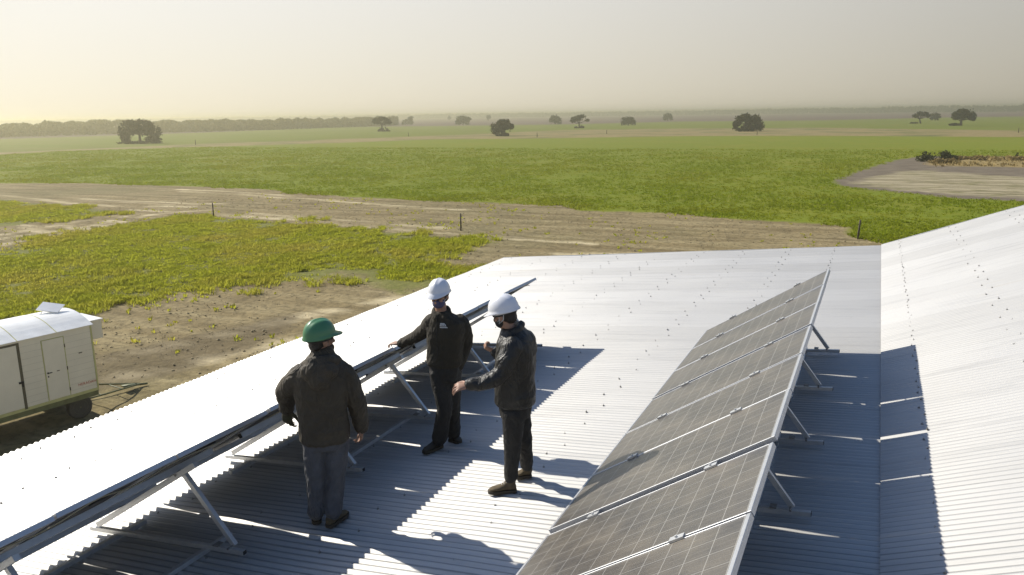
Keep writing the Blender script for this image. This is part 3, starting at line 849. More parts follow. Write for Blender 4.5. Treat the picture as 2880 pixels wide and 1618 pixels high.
tree(-313.4, 600.5, dome(13.8, 8.0), 2, .5, 'wide round hazy tree with foliage down to the ground behind the thick trunked tree', 3600, .50)
tree(-132.5, 286.1, [(-1.6,0,3.4,2.6,2.4,1.9),(1.1,0,4.3,2.6,2.4,1.9),(2.9,0,3.6,1.6,1.5,1.2),(-2.6,0,2.1,1.7,1.6,1.3),(0,0,5.0,2.0,2,1.2),(.2,0,1.2,.9,.8,1.1)], 2.3, .5, 'round dark tree with a gap beside its thick trunk', 4600, .30, skirt=[(-1.8,0,.5,1.0,.8,.5),(1.6,0,.5,.9,.8,.6),(0,0,.3,2.2,1,.4)])
tree(-615.9, 1133.8, dome(7.5, 7.2, 5, .3), 3, .4, 'very faint small tree at the far treeline beside the wide round hazy tree', 700, .6)
tree(-476.9, 986.6, dome(9, 8, 5, .3), 3, .4, 'very faint small tree on the skyline just above the round dark tree', 800, .6)
tree(-401.5, 657.9, dome(11.3, 5.5, 6)+[(3,0,6.0,2.4,2,1.6)], 3, .4, 'hazy tree clump standing free at the end of the woodland belt', 2000, .55)
tree(-441.9, 696.6, [(0,0,6.2,2.2,2,1.6),(-.5,0,3.0,1.3,1.3,2.4)], 4, .35, 'slim hazy tree with a high tuft at the end of the woodland belt', 900, .5)
tree(-229.5, 593.5, dome(10.5, 6.9), 2, .5, 'round grey tree standing beside the flat topped tree', 3200, .46)
tree(-152.5, 431.0, [(-2.5,0,4.9,2.4,2.2,1.3),(1.0,0,6.0,2.5,2.2,1.2),(-.3,0,5.4,2.8,2.3,1.2),(4.1,0,4.3,1.5,1.4,.7),(-3.9,0,3.9,1.2,1.2,.9)], 3.0, .42, 'flat topped tree with bare trunk and one long branch to the side', 3400, .36, skirt=[(-1.4,0,.6,1.5,1.2,.7),(1.2,0,.6,1.5,1.2,.6)])
tree(-148.6, 514.6, dome(10.8, 5.6), 1.5, .5, 'low wide dark tree touching the ground in the middle of the plain', 3600, .40)
tree(-182.2, 762.7, dome(9.6, 7.2, 7), 2, .4, 'small bluish tree near the brown far field', 2200, .50)
tree(-48.5, 340.5, [(-2.6,0,4.5,2.5,2.3,2.2),(1.6,0,4.2,3.0,2.6,2.4),(-.6,0,5.2,2.4,2.2,1.8),(-4.2,0,2.4,1.9,1.7,1.9),(4.2,0,2.4,2.0,1.8,2.0),(1.4,0,1.3,3.6,2.2,1.3),(-2.4,0,1.3,2.6,2,1.2)], 2, .5, 'large dense dark tree with two merged domes of foliage', 8500, .30)
tree(19.7, 494.8, [(-2.6,0,4.4,1.8,1.6,1.1),(-.6,0,5.4,2.0,1.8,.9),(1.6,0,4.9,2.0,1.8,1.2),(3.4,0,3.9,.9,.9,.9)], 2.8, .35, 'sparse leaning tree with bare grey branches', 1300, .36, M_TREE2, limbs=9, skirt=[(-3.0,0,.3,2.6,.9,.4)], lean=-.9)  # the skirt is a dark mound standing in for the fallen shadow
tree(33.1, 616.8, dome(7.4, 5.2, 6), 1.2, .35, 'smallest tree between the sparse leaning tree and the spreading tree', 1500, .42, M_TREE2)
tree(33.7, 428.2, [(-1.6,0,4.6,2.5,2.3,2.0),(1.3,0,5.4,2.8,2.4,2.0),(3.7,0,4.4,2.0,1.8,1.8),(.3,0,6.5,2.2,2,1.1),(4.8,0,3.2,1.0,1,.9)], 2.8, .5, 'large spreading dark tree on a bare trunk beyond the sandy hollow', 5200, .32, limbs=7, skirt=[(-3.0,0,.5,2.2,1.2,.6),(-.5,0,.8,.9,.8,1.0)])

def shrub(x, y, lobes, label, n, size, mat):
    root = empty('shrub', (x, y, 0))
    link('foliage', quads_mesh('foliage', leaf_cloud(lobes, n, size)), root, mat)
    b = MB()
    for i in range(7):
        l = lobes[i % len(lobes)]
        b.tube([(l[0]*.5, l[1]*.5, -.05), (l[0]*.8, l[1], l[2]*.6), (l[0]+rng.normal(0, .3), l[1], l[2]+l[5]*.9)], [.04, .03, .012], 6)
    b.build('stem', M_BARK, root, True)
    tag(root, label, 'shrub', 'scrub bushes beside the sandy hollow')
M_STRAW = leaf_mat('dry straw grass', (0.23, 0.165, 0.06), (0.36, 0.27, 0.12), 0.2, 1.5)
shrub(8.4, 142.7, [(-1.9,0,.45,1.0,.8,.5),(-.6,.2,.7,1.2,.9,.7),(.9,0,.8,1.2,.9,.75),(2.1,.2,.5,1.0,.8,.5),(-1.7,.3,1.0,.4,.4,.55),(1.0,.2,1.2,.7,.5,.5)], 'wide dark bush with upright twigs at the corner of the sandy hollow', 1500, .13, M_BUSH)
shrub(22.6, 153.9, [(-1.1,0,.5,1.0,.9,.6),(.6,0,.8,1.5,1.2,.9),(2.4,0,.6,1.4,1.2,.8)], 'dark bush behind the earth bank beyond the sandy hollow', 1200, .15, M_BUSH)
shrub(9.0, 138.6, [(-.8,0,.3,1.2,.8,.4),(.9,0,.3,1.3,.8,.4)], 'straw coloured tussock in front of the wide dark bush', 1100, .12, M_STRAW)
shrub(13.0, 146.0, [(-1.2,0,.35,1.3,.8,.4),(1.2,0,.35,1.4,.8,.45)], 'straw coloured tussock between the wide dark bush and the earth bank', 1000, .13, M_STRAW)
shrub(19.0, 147.0, [(-1.2,0,.35,1.6,.9,.45),(1.4,0,.3,1.5,.9,.4)], 'straw coloured tussock behind the earth bank', 1000, .14, M_STRAW)

# woodland far left and the treeline on the horizon: one mass each
def wood(name, line, depth, hgt, n, size, label, mat=M_TREE2):
    line = np.array(line); seg = np.linalg.norm(np.diff(line, axis=0), axis=1); cum = np.concatenate([[0], np.cumsum(seg)])
    s = rng.random(n)*cum[-1]
    x = np.interp(s, cum, line[:, 0]); y = np.interp(s, cum, line[:, 1])
    rad = np.stack([x, y], 1); rad /= np.linalg.norm(rad, axis=1)[:, None]
    dd = rng.random(n)*depth
    prof = np.array([mnoise.noise(Vector((a/6.0, 0.3, 0))) for a in s])*.20 + np.array([mnoise.noise(Vector((a/45.0, 4.3, 0))) for a in s])*.16 + .84
    z = hgt*prof*(rng.random(n)**.85)
    P = np.stack([x+rad[:, 0]*dd, y+rad[:, 1]*dd, z], 1)
    a = rng.normal(size=(n, 3)); a /= np.linalg.norm(a, axis=1)[:, None]
    c_ = np.cross(a, rng.normal(size=(n, 3))); c_ /= np.linalg.norm(c_, axis=1)[:, None]
    sz = size*rng.uniform(.6, 1.3, n)[:, None]
    Q = np.stack([P-a*sz-c_*sz*.7, P+a*sz-c_*sz*.7, P+a*sz+c_*sz*.7, P-a*sz+c_*sz*.7], 1)
    o = link(name, quads_mesh(name, Q), None, mat)
    tag(o, label, 'woodland', kind='stuff')
M_FARW = leaf_mat('sunlit woodland foliage', (0.15, 0.128, 0.052), (0.22, 0.188, 0.08), 0.3, 0.3)  # brightness of the sunlit haze veil put into the foliage colour
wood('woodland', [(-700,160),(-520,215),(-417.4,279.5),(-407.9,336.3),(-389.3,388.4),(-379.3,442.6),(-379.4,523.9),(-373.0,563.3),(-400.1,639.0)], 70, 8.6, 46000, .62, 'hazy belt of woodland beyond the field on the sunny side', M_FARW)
wood('far_treeline', [(-3200,700),(-2300,1450),(-1500,1950),(-780,1900),(-466,2020),(-131,1960),(72,1700),(211,1560),(440,1560),(900,1400)], 120, 12.0, 34000, 2.0, 'thin grey treeline along the whole horizon', M_TREE)

# ------------------------------------------------------------------ grass and weeds
def blades(P, H, nb, spread, wid, bend):
    """P (n,2) positions, H (n) heights -> quads: each blade is two quads"""
    n = len(P)
    P = np.repeat(P, nb, 0); H = np.repeat(H, nb)*rng.uniform(.55, 1.15, n*nb)
    m = len(P)
    az = rng.random(m)*2*math.pi; d = np.stack([np.cos(az), np.sin(az)], 1)
    base = P + d*rng.random((m, 1))*spread
    side = np.stack([-d[:, 1], d[:, 0]], 1)
    w_ = wid*rng.uniform(.6, 1.4, (m, 1))
    mid = base + d*(bend*H[:, None]*.35); tip = base + d*(bend*H[:, None])
    z0 = np.full((m, 1), -.02); z1 = H[:, None]*.6; z2 = H[:, None]
    def pt(b, z): return np.concatenate([b, z], 1)
    q1 = np.stack([pt(base-side*w_*.5, z0), pt(base+side*w_*.5, z0), pt(mid+side*w_*.6, z1), pt(mid-side*w_*.6, z1)], 1)
    q2 = np.stack([pt(mid-side*w_*.6, z1), pt(mid+side*w_*.6, z1), pt(tip+side*w_*.15, z2), pt(tip-side*w_*.15, z2)], 1)
    return np.concatenate([q1, q2])
def pnoise(P, sc, off=0.0):
    return np.array([mnoise.fractal(Vector((a*sc, b*sc, off)), 1.0, 2.0, 3) for a, b in P])
M_WEED = leaf_mat('weed leaves', (0.32, 0.34, 0.024), (0.44, 0.44, 0.040), 0.6, 1.0, (0.44, 0.38, 0.06))  # yellow-green brightness of the flare put into the leaf colour
M_CROP = leaf_mat('young cereal crop', (0.18, 0.225, 0.010), (0.235, 0.28, 0.014), 0.58, 0.35, (0.26, 0.26, 0.018))
# weed patches
P = np.stack([rng.uniform(-90, -18, 90000), rng.uniform(17, 58, 90000)], 1)
sd = np.maximum(sdf(P[:, 0], P[:, 1], WEED), sdf(P[:, 0], P[:, 1], WEED2) - 1.0)
nz = pnoise(P, .22); nz2 = pnoise(P, .7, 9.)
dens = np.clip((sd + nz*5.0 + nz2*1.5 + .6)/2.0, 0, 1)*np.clip(.75+nz2*.9, .1, 1)
k = rng.random(len(P)) < dens*.85
P1 = P[k]; H1 = (.16+.14*np.clip(nz2[k]+nz[k], -.6, .9))*rng.uniform(.8, 1.25, k.sum())
wq = blades(P1, H1, 15, .24, .024, .85)
# stray tufts on the bare dirt
P = np.stack([rng.uniform(-62, 8, 26000), rng.uniform(17, 72, 26000)], 1)
nz = pnoise(P, .16, 3.); nz2 = pnoise(P, .9, 5.)
wd_ = sdf(P[:, 0], P[:, 1], WEED)
k = (rng.random(len(P)) < np.clip((nz*1.1+nz2*.8-.18), 0, .8)*np.clip(1.1+wd_/26, .12, 1)) & (sdf(P[:, 0], P[:, 1], CROP_NEAR+CROP_FAR[::-1]) < 0)
wq2 = blades(P[k], .13*rng.uniform(.6, 1.3, k.sum()), 6, .12, .045, .6)
# keep weeds off the trailer's footprint
wq = np.concatenate([wq, wq2])
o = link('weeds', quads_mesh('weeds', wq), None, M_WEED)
tag(o, 'bright green weeds growing in patches on the bare soil', 'weeds', kind='stuff')
# clods and small stones on the bare soil
n = 42000
P = np.stack([rng.uniform(-66, 8, n), 17 + 52*rng.random(n)**1.15], 1)
sdw = sdf(P[:, 0], P[:, 1], WEED); nz = pnoise(P, .25, 7.)
k = (sdw < .5) & (rng.random(n) < np.clip(.55+nz*1.3, .05, 1)) & (sdf(P[:, 0], P[:, 1], CROP_NEAR+CROP_FAR[::-1]) < 0)
k &= ~((P[:, 0] > -9.5) & (P[:, 1] < 19.8))
P = P[k]; n = len(P)
r_ = rng.gamma(2.0, .009, n)+.010
octa = np.array([(1,0,0),(0,1,0),(-1,0,0),(0,-1,0),(0,0,.7),(0,0,-.5)], float)
V = octa[None]*rng.uniform(.6, 1.4, (n, 6, 1))*r_[:, None, None]
an = rng.random(n)*6.283
V = np.stack([V[..., 0]*np.cos(an)[:, None]-V[..., 1]*np.sin(an)[:, None], V[..., 0]*np.sin(an)[:, None]+V[..., 1]*np.cos(an)[:, None], V[..., 2]], -1)
V[..., 0] += P[:, 0][:, None]; V[..., 1] += P[:, 1][:, None]; V[..., 2] += .015
tri = np.array([(0,1,4),(1,2,4),(2,3,4),(3,0,4),(1,0,5),(2,1,5),(3,2,5),(0,3,5)])
FT = (tri[None] + (np.arange(n)*6)[:, None, None]).reshape(-1, 3)
me = bpy.data.meshes.new('soil_clods')
me.vertices.add(n*6); me.vertices.foreach_set('co', V.reshape(-1).astype(np.float32))
me.loops.add(len(FT)*3); me.loops.foreach_set('vertex_index', FT.reshape(-1).astype(np.int32))
me.polygons.add(len(FT)); me.polygons.foreach_set('loop_start', np.arange(0, len(FT)*3, 3, dtype=np.int32))
me.update(calc_edges=True)
M_CLOD = simple('dry soil clod', (0.27, 0.215, 0.12), 0.95, 0, 0.35, 1.3)
tag(link('soil_clods', me, None, M_CLOD), 'loose clods and small stones scattered over the bare soil', 'soil clods', kind='stuff')
# crop: dense near its edge, thinning with distance where it reads as a sheet
n = 150000
u = rng.random(n); yv = 53 + 130*u**2.2
xv = rng.uniform(-1, 1, n)*(.85*yv+30) - .55*yv + 4
P = np.stack([xv, yv], 1)
sd = sdf(P[:, 0], P[:, 1], CROP_NEAR+CROP_FAR[::-1]); sb = sdf(P[:, 0], P[:, 1], BARE)
nz = pnoise(P, .12, 2.)
k = (sd + nz*2.0 > -.2) & (sb + nz*1.5 < .2) & (rng.random(n) < np.clip(.8+nz*.8, .2, 1))
P = P[k]; nz = nz[k]
sc_ = np.clip(P[:, 1]/85., .8, 2.6)
H = .115*(1+.6*nz)*rng.uniform(.8, 1.3, len(P))*np.clip(sc_, 1, 1.5)
o = link('crop_plants', quads_mesh('crop_plants', blades(P, H, 6, .30, .05, .9)), None, M_CROP)
tag(o, 'low green cereal crop covering the big field', 'crop', kind='stuff')
P = np.stack([rng.uniform(6, 34, 1800), rng.uniform(130, 158, 1800)], 1)
k = (sdf(P[:, 0], P[:, 1], TAN) + pnoise(P, .3)*3 > 0) & (rng.random(1800) < .6)
o = link('dry_grass', quads_mesh('dry_grass', blades(P[k], .32*rng.uniform(.5, 1.3, k.sum()), 5, .25, .10, .6)), None, M_STRAW)
tag(o, 'dry straw coloured grass around the earth bank', 'dry grass', kind='stuff')

# ------------------------------------------------------------------ people
M_SKIN = simple('skin', (0.36, 0.20, 0.13), 0.55, 0, 0.08, 14)
M_SKIN2 = simple('tanned skin', (0.27, 0.145, 0.09), 0.55, 0, 0.08, 14)
M_HAIR = simple('dark hair', (0.018, 0.013, 0.010), 0.6, 0, 0.3, 60, .5, 200)
M_BEARD = simple('brown scarf', (0.06, 0.042, 0.025), 0.9, 0, 0.3, 30, .5, 120)
M_HELW = simple('white helmet plastic', (0.74, 0.74, 0.76), 0.28, 0, 0.02, 5)
M_HELG = simple('green helmet plastic', (0.06, 0.19, 0.085), 0.36, 0, 0.05, 5)
M_JACK1 = simple('olive brown padded jacket', (0.048, 0.037, 0.022), 0.75, 0, 0.25, 7, crumple=.75)
M_JACK2 = simple('black fleece jacket', (0.028, 0.022, 0.012), 0.85, 0, 0.15, 9, crumple=.6)
M_JACK3 = simple('black shell jacket', (0.016, 0.014, 0.010), 0.5, 0, 0.15, 9, crumple=.65)
M_JEANS = simple('blue grey jeans', (0.085, 0.086, 0.092), 0.85, 0, 0.2, 9, crumple=.7)
M_TRS = simple('black work trousers', (0.017, 0.015, 0.012), 0.75, 0, 0.2, 9, crumple=.6)
M_BOOT = simple('brown suede boot', (0.095, 0.070, 0.036), 0.85, 0, 0.2, 20, .3, 160)
M_BOOT2 = simple('dark leather boot', (0.030, 0.025, 0.017), 0.6, 0, 0.2, 20, .3, 120)
M_SOLE = simple('boot sole', (0.045, 0.035, 0.022), 0.8, 0, 0.2, 20)
M_MASK = simple('dark blue face mask', (0.075, 0.068, 0.13), 0.8, 0, 0.1, 20)
M_EYE = simple('eye', (0.03, 0.02, 0.015), 0.3)
M_LOGO = simple('pale embroidered emblem', (0.62, 0.60, 0.54), 0.8, 0, 0.1, 60)
M_GLOVE = simple('dark work glove', (0.05, 0.045, 0.02), 0.85, 0, 0.2, 30)
M_STRAP = simple('helmet strap', (0.5, 0.5, 0.48), 0.6)

class Person:
    def __init__(s, F, h, front, label):
        s.F = np.array(F, float); s.h = np.array((h[0], h[1], 0.)); s.h /= np.linalg.norm(s.h)
        s.r = np.array((s.h[1], -s.h[0], 0.))
        s.root = empty('person', tuple(F))
        tag(s.root, label, 'person')
        s.front = s.V(*front, 0); s.front /= np.linalg.norm(s.front)
        s.lat = np.cross(s.front, (0, 0, 1.))        # the person's right-hand side
        s.body = MB(); s.jack = MB(); s.trs = MB(); s.cuffs = []
    def V(s, r, d, z): return s.r*r + s.h*d + np.array((0, 0, z))
    def limb(s, mb, pts, rad, seg=14, sub=4):
        p, r = catmull([s.V(*q) for q in pts], rad, sub); mb.tube(p, r, seg)
    def torso(s, mb, rings, k=28, sq=2.4):
        """rings: (r,d,z, half-lateral, half-depth)"""
        out = []
        a = np.arange(k)*2*math.pi/k
        ca, sa = np.cos(a), np.sin(a)
        cx = np.sign(ca)*np.abs(ca)**(2/sq); cy = np.sign(sa)*np.abs(sa)**(2/sq)
        for r, d, z, hl, hd in rings:
            c_ = s.V(r, d, z)
            out.append(c_ + cx[:, None]*s.lat*hl + cy[:, None]*s.front*hd)
        mb.loft(out)
    def head_frame(s, c, face, pitch=0.0, rollv=0.0):
        """3x3 with columns lateral, forward, up"""
        f = s.V(face[0], face[1], 0); f /= np.linalg.norm(f)
        f = f*math.cos(pitch) + np.array((0, 0, math.sin(pitch)))
        l = np.cross(f, (0, 0, 1.)); l /= np.linalg.norm(l); u = np.cross(l, f)
        l, u = l*math.cos(rollv)+u*math.sin(rollv), u*math.cos(rollv)-l*math.sin(rollv)
        return s.V(*c), np.stack([l, f, u], 1)
    def head(s, c, M):
        T = lambda q: c + M @ np.array(q, float)
        b = s.body
        b.ell(T((0, -.008, .035)), (.076, .096, .098), M); b.ell(T((0, .022, -.055)), (.056, .066, .068), M)
        b.ell(T((0, .045, -.09)), (.032, .036, .030), M)
        b.tube([T((0, .088, .012)), T((0, .104, -.012)), T((0, .113, -.030))], [.010, .013, .016], 8)
        b.ell(T((.018, .094, -.034)), (.010, .012, .008), M); b.ell(T((-.018, .094, -.034)), (.010, .012, .008), M)
        b.tube([T((-.045, .078, .026)), T((0, .090, .030)), T((.045, .078, .026))], [.010, .012, .010], 8)   # brow
        b.tube([T((-.022, .086, -.066)), T((0, .094, -.064)), T((.022, .086, -.066))], [.007, .009, .007], 8)  # lips
        b.tube([T((-.020, .084, -.078)), T((0, .091, -.078)), T((.020, .084, -.078))], [.007, .009, .007], 8)
        b.ell(T((-.036, .070, -.02)), (.022, .02, .02), M); b.ell(T((.036, .070, -.02)), (.022, .02, .02), M)
        for sx in (-1, 1):
            b.ell(T((sx*.080, -.005, -.005)), (.011, .022, .032), M)
            e = MB(); e.ell(T((sx*.031, .083, .004)), (.013, .008, .008), M, 10, 6); e.build('eye', M_EYE, s.root, True)
    def hand(s, wr, dirv, normal, mat=None, curl=(.35, .45, .4), spread=.10, thumb_side=1, thumb_curl=.3, scale=1.0, target=None):
        """wr: wrist point; dirv: towards the fingers; normal: out of the palm"""
        b = target if target is not None else s.body
        w0 = np.array(wr, float); d = np.array(dirv, float); d /= np.linalg.norm(d)
        n = np.array(normal, float); n = n - d*(n @ d); n /= np.linalg.norm(n)
        sd = np.cross(d, n)
        L = lambda a, c_, e: w0 + (d*a + sd*c_ + n*e)*scale
        k = np.arange(14)*2*math.pi/14
        rings = []
        for a, hw, ht in ((-.01, .026, .020), (.02, .032, .019), (.055, .041, .017), (.085, .043, .014), (.098, .036, .010)):
            rings.append(L(a, 0, 0) + np.cos(k)[:, None]*sd*hw*scale + np.sin(k)[:, None]*n*ht*scale)
        b.loft(rings)
        for i, (off, ln, rd) in enumerate(((.033, .072, .0092), (.011, .082, .0096), (-.011, .076, .0092), (-.032, .060, .0082))):
            ang = 0.0; az = spread*(off/.033)
            p = L(.088, off, 0); pts = [L(.07, off*.9, 0), p]; rr = [rd*1.05, rd*1.05]
            for q, (c_, f_) in enumerate(zip(curl, (.45, .31, .24))):
                ang += c_*(1 + .12*i)
                v = (d*math.cos(az) + sd*math.sin(az))*math.cos(ang) + n*math.sin(ang)
                p = p + v*ln*f_*scale; pts.append(p); rr.append(rd*(1-.09*(q+1)))
            b.tube(pts, np.array(rr)*scale, 8)
        ts = thumb_side
        p0 = L(.022, .030*ts, .006); v = d*.62 + sd*.72*ts + n*.25; v /= np.linalg.norm(v)
        p1 = p0 + v*.036*scale; v2 = d*.85 + sd*(.42-thumb_curl*.6)*ts + n*(.2+thumb_curl*.6); v2 /= np.linalg.norm(v2)
        p2_ = p1 + v2*.030*scale; p3 = p2_ + (v2*.8 + d*.3)*.024*scale
        b.tube([L(.01, .012*ts, 0), p0, p1, p2_, p3], np.array([.016, .0135, .0115, .0105, .0085])*scale, 8)
    def helmet(s, c, M, mat, size=1.0, off=(0, -.004, .056)):
        nu, nv = 48, 12
        def shell(k, zoff):
            v = []
            for i in range(nv+1):
                ph = (i/nv)*math.pi/2
                for j in range(nu):
                    a = 2*math.pi*j/nu
                    x, y = math.sin(a), math.cos(a)
                    rx, ry, rz = .108*k, .134*k, .122*k
                    cp = math.cos(ph)**.85
                    X, Y, Z = rx*x*cp, ry*y*cp, rz*math.sin(ph) + zoff
                    rid = math.exp(-(X/.014)**2)*.007*(1 if ph > .55 else ph/.55) + (math.exp(-((abs(X)-.048)/.010)**2)*.004 if ph > .4 else 0)
                    v.append((X, Y, Z + rid*math.sin(ph)))
            return v
        o_, i_ = shell(1, 0), shell(.955, -.001)
        # brim ring, widest in front
        brim = []; brim2 = []; brim3 = []
        for j in range(nu):
            a = 2*math.pi*j/nu; cf = max(0, math.cos(a))
            e = .010 + .052*cf**2.2
            drop = -.010 - .016*cf**2.2 - .012*max(0, -math.cos(a))
            x, y = math.sin(a), math.cos(a)
            brim.append(((.108+e*.75)*x, (.134+e)*y, drop)); brim2.append(((.108+e*.75)*x, (.134+e)*y, drop-.005)); brim3.append((.108*x*.955, .134*y*.955, -.028 if cf < .3 else -.012))
        allv = [np.array(off) + np.array(q)*size for q in (brim3 + brim2 + brim + o_)]
        V_ = np.array(allv); rows = nv + 4; f = []
        for i in range(rows-1):
            for j in range(nu):
                j2 = (j+1) % nu
                f.append((i*nu+j, i*nu+j2, (i+1)*nu+j2, (i+1)*nu+j))
        base = len(V_)
        inn = np.array([np.array(off) + np.array(q)*size for q in i_])
        V_ = np.vstack([V_, inn])
        for i in range(nv):
            for j in range(nu):
                j2 = (j+1) % nu
                f.append((base+i*nu+j2, base+i*nu+j, base+(i+1)*nu+j, base+(i+1)*nu+j2))
        for j in range(nu):
            j2 = (j+1) % nu
            f.append((base+j, base+j2, j2, j))
        mb = MB(); mb.add(c + V_ @ M.T, f)
        ho = mb.build('helmet', mat, s.root, True)
        hb = MB()     # suspension band under the shell
        k = np.arange(24)*2*math.pi/24
        ring = lambda z, q: np.array(off) + np.stack([.092*q*np.sin(k), .112*q*np.cos(k), np.full(24, z)], -1)
        hb.loft([c + ring(-.045, 1.0) @ M.T, c + ring(-.012, 1.04) @ M.T])
        hb.build('head_band', M_BLACK, ho, True)
        return ho
    def hair(s, c, M, mat=None):
        b = MB(); T = lambda q: c + M @ np.array(q, float)
        b.ell(T((0, -.018, .03)), (.081, .094, .092), M); b.ell(T((0, -.052, -.030)), (.064, .05, .05), M)
        me = remesh(b, 'hair', .008, 3, .5, lambda co, no: co + no*(np.array([mnoise.noise(Vector(q)*70) for q in co])*.004)[:, None])
        return link('hair', me, s.root, mat or M_HAIR)
    def mask(s, c, M, mat):
        b = MB(); T = lambda q: c + M @ np.array(q, float)
        b.ell(T((0, .040, -.052)), (.063, .072, .056), M); b.ell(T((0, .105, -.028)), (.022, .02, .026), M)
        me = remesh(b, 'face_mask', .007, 4)
        o = link('face_mask', me, s.root, mat)
        st_ = MB()
        for sx in (-1, 1): st_.tube([T((sx*.058, .05, -.035)), T((sx*.076, .02, -.015)), T((sx*.084, -.015, .012))], .0028, 6)
        st_.build('strap', M_STRAP, o, True)
    def shoe(s, heel, toe, mat, hgt=.11, wid=.046, shaft=None):
        hl, tl = s.V(*heel), s.V(*toe); d = tl-hl; ln = np.linalg.norm(d[:2]); d[2] = 0; d /= np.linalg.norm(d)
        sd = np.cross(d, (0, 0, 1.)); z0 = min(heel[2], toe[2]) + .004
        b = MB(); k = np.arange(18)*2*math.pi/18
        rings = []
        for t, w_, h_ in ((.0, .55, .55), (.05, .78, .85), (.18, .86, 1.0), (.35, .82, .95), (.5, .88, .72), (.68, 1.0, .56), (.84, .92, .48), (.95, .66, .38), (1.0, .35, .22)):
            cc = hl + d*ln*t; cc[2] = z0
            ring = cc + np.cos(k)[:, None]*sd*wid*w_
            ring[:, 2] = z0 + .018 + np.maximum(0, (np.sin(k)*.5+.5))*(hgt*h_-.018)
            rings.append(ring)
        b.loft(rings)
        if shaft is not None:
            a = hl + d*ln*.22; a[2] = z0 + .06; b.tube([a, s.V(*shaft)], [.045, .046], 14)
        me = remesh(b, 'shoe', .007, 4, .5, lambda co, no: co + no*(np.array([mnoise.noise(Vector(q)*40) for q in co])*.0015)[:, None])
        o = link('shoe', me, s.root, mat)
        sb = MB(); rings = []
        for t, w_ in ((-.02, .45), (.03, .8), (.18, .92), (.4, .84), (.65, 1.06), (.85, .98), (.96, .72), (1.02, .35)):
            cc = hl + d*ln*t
            rings.append(np.array([cc + sd*wid*w_ + (0, 0, z0-cc[2]-.004), cc + sd*wid*w_ + (0, 0, z0-cc[2]+.026), cc - sd*wid*w_ + (0, 0, z0-cc[2]+.026), cc - sd*wid*w_ + (0, 0, z0-cc[2]-.004)]))
        sb.loft(rings); sb.build('sole', M_SOLE, o, bevel=.004)
        lb = MB()
        for t in (.36, .44, .52):
            cc = hl + d*ln*t; zz = z0 + hgt*(.92 - (t-.36)*1.5)
            lb.tube([cc + sd*.022 + (0, 0, zz-cc[2]-.006), cc + (0, 0, zz-cc[2]+.004), cc - sd*.022 + (0, 0, zz-cc[2]-.006)], .003, 6)
        lb.build('lace', M_STRAP if mat is M_BOOT else M_BLACK, o, True)
    def finish(s, mj, mt, skin, folds=.008, jv=.010, creases=()):
        def fold(amp, sc, seed):
            def fn(co, no):
                o = np.empty(len(co))
                for i, q in enumerate(co):
                    v = Vector((q[0]*sc + 3*q[2], q[1]*sc, q[2]*sc*.9 + seed))
                    v2 = Vector((q[0]*sc*2.1 - 9*q[2], q[1]*sc*2.1, q[2]*sc*.9 + seed*2))
                    a_ = 1-2*abs(mnoise.noise(v)); b_ = 1-2*abs(mnoise.noise(v2))
                    o[i] = a_*.65 + b_*.35
                return co + no*(o*amp)[:, None]
            return fn
        body = link('body', remesh(s.body, 'body', .0055, 3), s.root, skin)
        jk = link('jacket', remesh(s.jack, 'jacket', jv, 5, .5, fold(folds, 8.0, 1.7)), s.root, mj)
        for pts_, rr_ in s.cuffs:
            cb = MB(); cb.tube(pts_, rr_, 14); cb.build('cuff', mj, jk, True)
        tr = link('trousers', remesh(s.trs, 'trousers', .010, 4, .5, fold(folds*.8, 9.0, 4.1)), s.root, mt)
        return body, jk, tr

# --- the man in the green helmet, seen from behind
g1 = Person((-3.966, 4.934, 4.881), (-.627, .779), (0.05, 1), 'person in olive brown jacket, jeans and green helmet seen from behind')
g1.torso(g1.jack, [(.044,0,.752,.180,.135),(.044,0,.775,.196,.150),(.043,0,.88,.192,.150),(.040,0,1.0,.188,.150),(.042,0,1.15,.205,.158),(.045,0,1.27,.222,.158),(.045,0,1.335,.212,.145),(.050,0,1.385,.172,.125),(.058,.01,1.43,.118,.108),(.066,.015,1.48,.092,.095),(.068,.02,1.515,.082,.086),(.068,.02,1.53,.066,.070)])
g1.limb(g1.jack, [(-.118,0,1.318),(-.180,.03,1.245),(-.236,.10,1.165),(-.240,.18,1.07),(-.240,.24,.975)], [.088,.084,.074,.066,.058])
g1.limb(g1.jack, [(.208,0,1.315),(.256,.0,1.23),(.290,.0,1.12),(.325,.03,.98),(.341,.05,.825)], [.088,.084,.076,.068,.058])
b_ = g1.jack                                                    # hood lying on the back
b_.ell(g1.V(.035, -.135, 1.375), (.140, .068, .090), np.stack([g1.lat, g1.front, (0,0,1)], 1))
b_.ell(g1.V(.030, -.165, 1.310), (.085, .045, .070), np.stack([g1.lat, g1.front, (0,0,1)], 1))
b_.tube([g1.V(-.07,-.02,1.405), g1.V(-.03,-.115,1.450), g1.V(.07,-.125,1.462), g1.V(.16,-.07,1.440), g1.V(.18,.02,1.41)], [.030,.036,.038,.036,.030], 10)
b_.tube([g1.V(-.135,-.005,.772), g1.V(.04,-.150,.766), g1.V(.22,-.01,.772)], .010, 8)
g1.torso(g1.trs, [(.05,0,.70,.15,.115),(.05,0,.80,.17,.13),(.05,0,.92,.16,.12)])
g1.limb(g1.trs, [(-.030,.0,.76),(-.045,.02,.58),(-.052,.02,.42),(-.060,.02,.25),(-.066,.02,.125)], [.098,.086,.074,.066,.066])
g1.limb(g1.trs, [(.132,.0,.76),(.122,.0,.58),(.108,.01,.42),(.088,.0,.25),(.068,-.015,.125)], [.102,.090,.076,.068,.068])
g1.cuffs.append(([g1.V(-.240,.225,1.000), g1.V(-.241,.245,.962)], 0.06))
g1.cuffs.append(([g1.V(.336,.046,.870), g1.V(.343,.05,.812)], 0.0605))
c, M = g1.head_frame((.062,.015,1.585), (.88,.47), R(3))
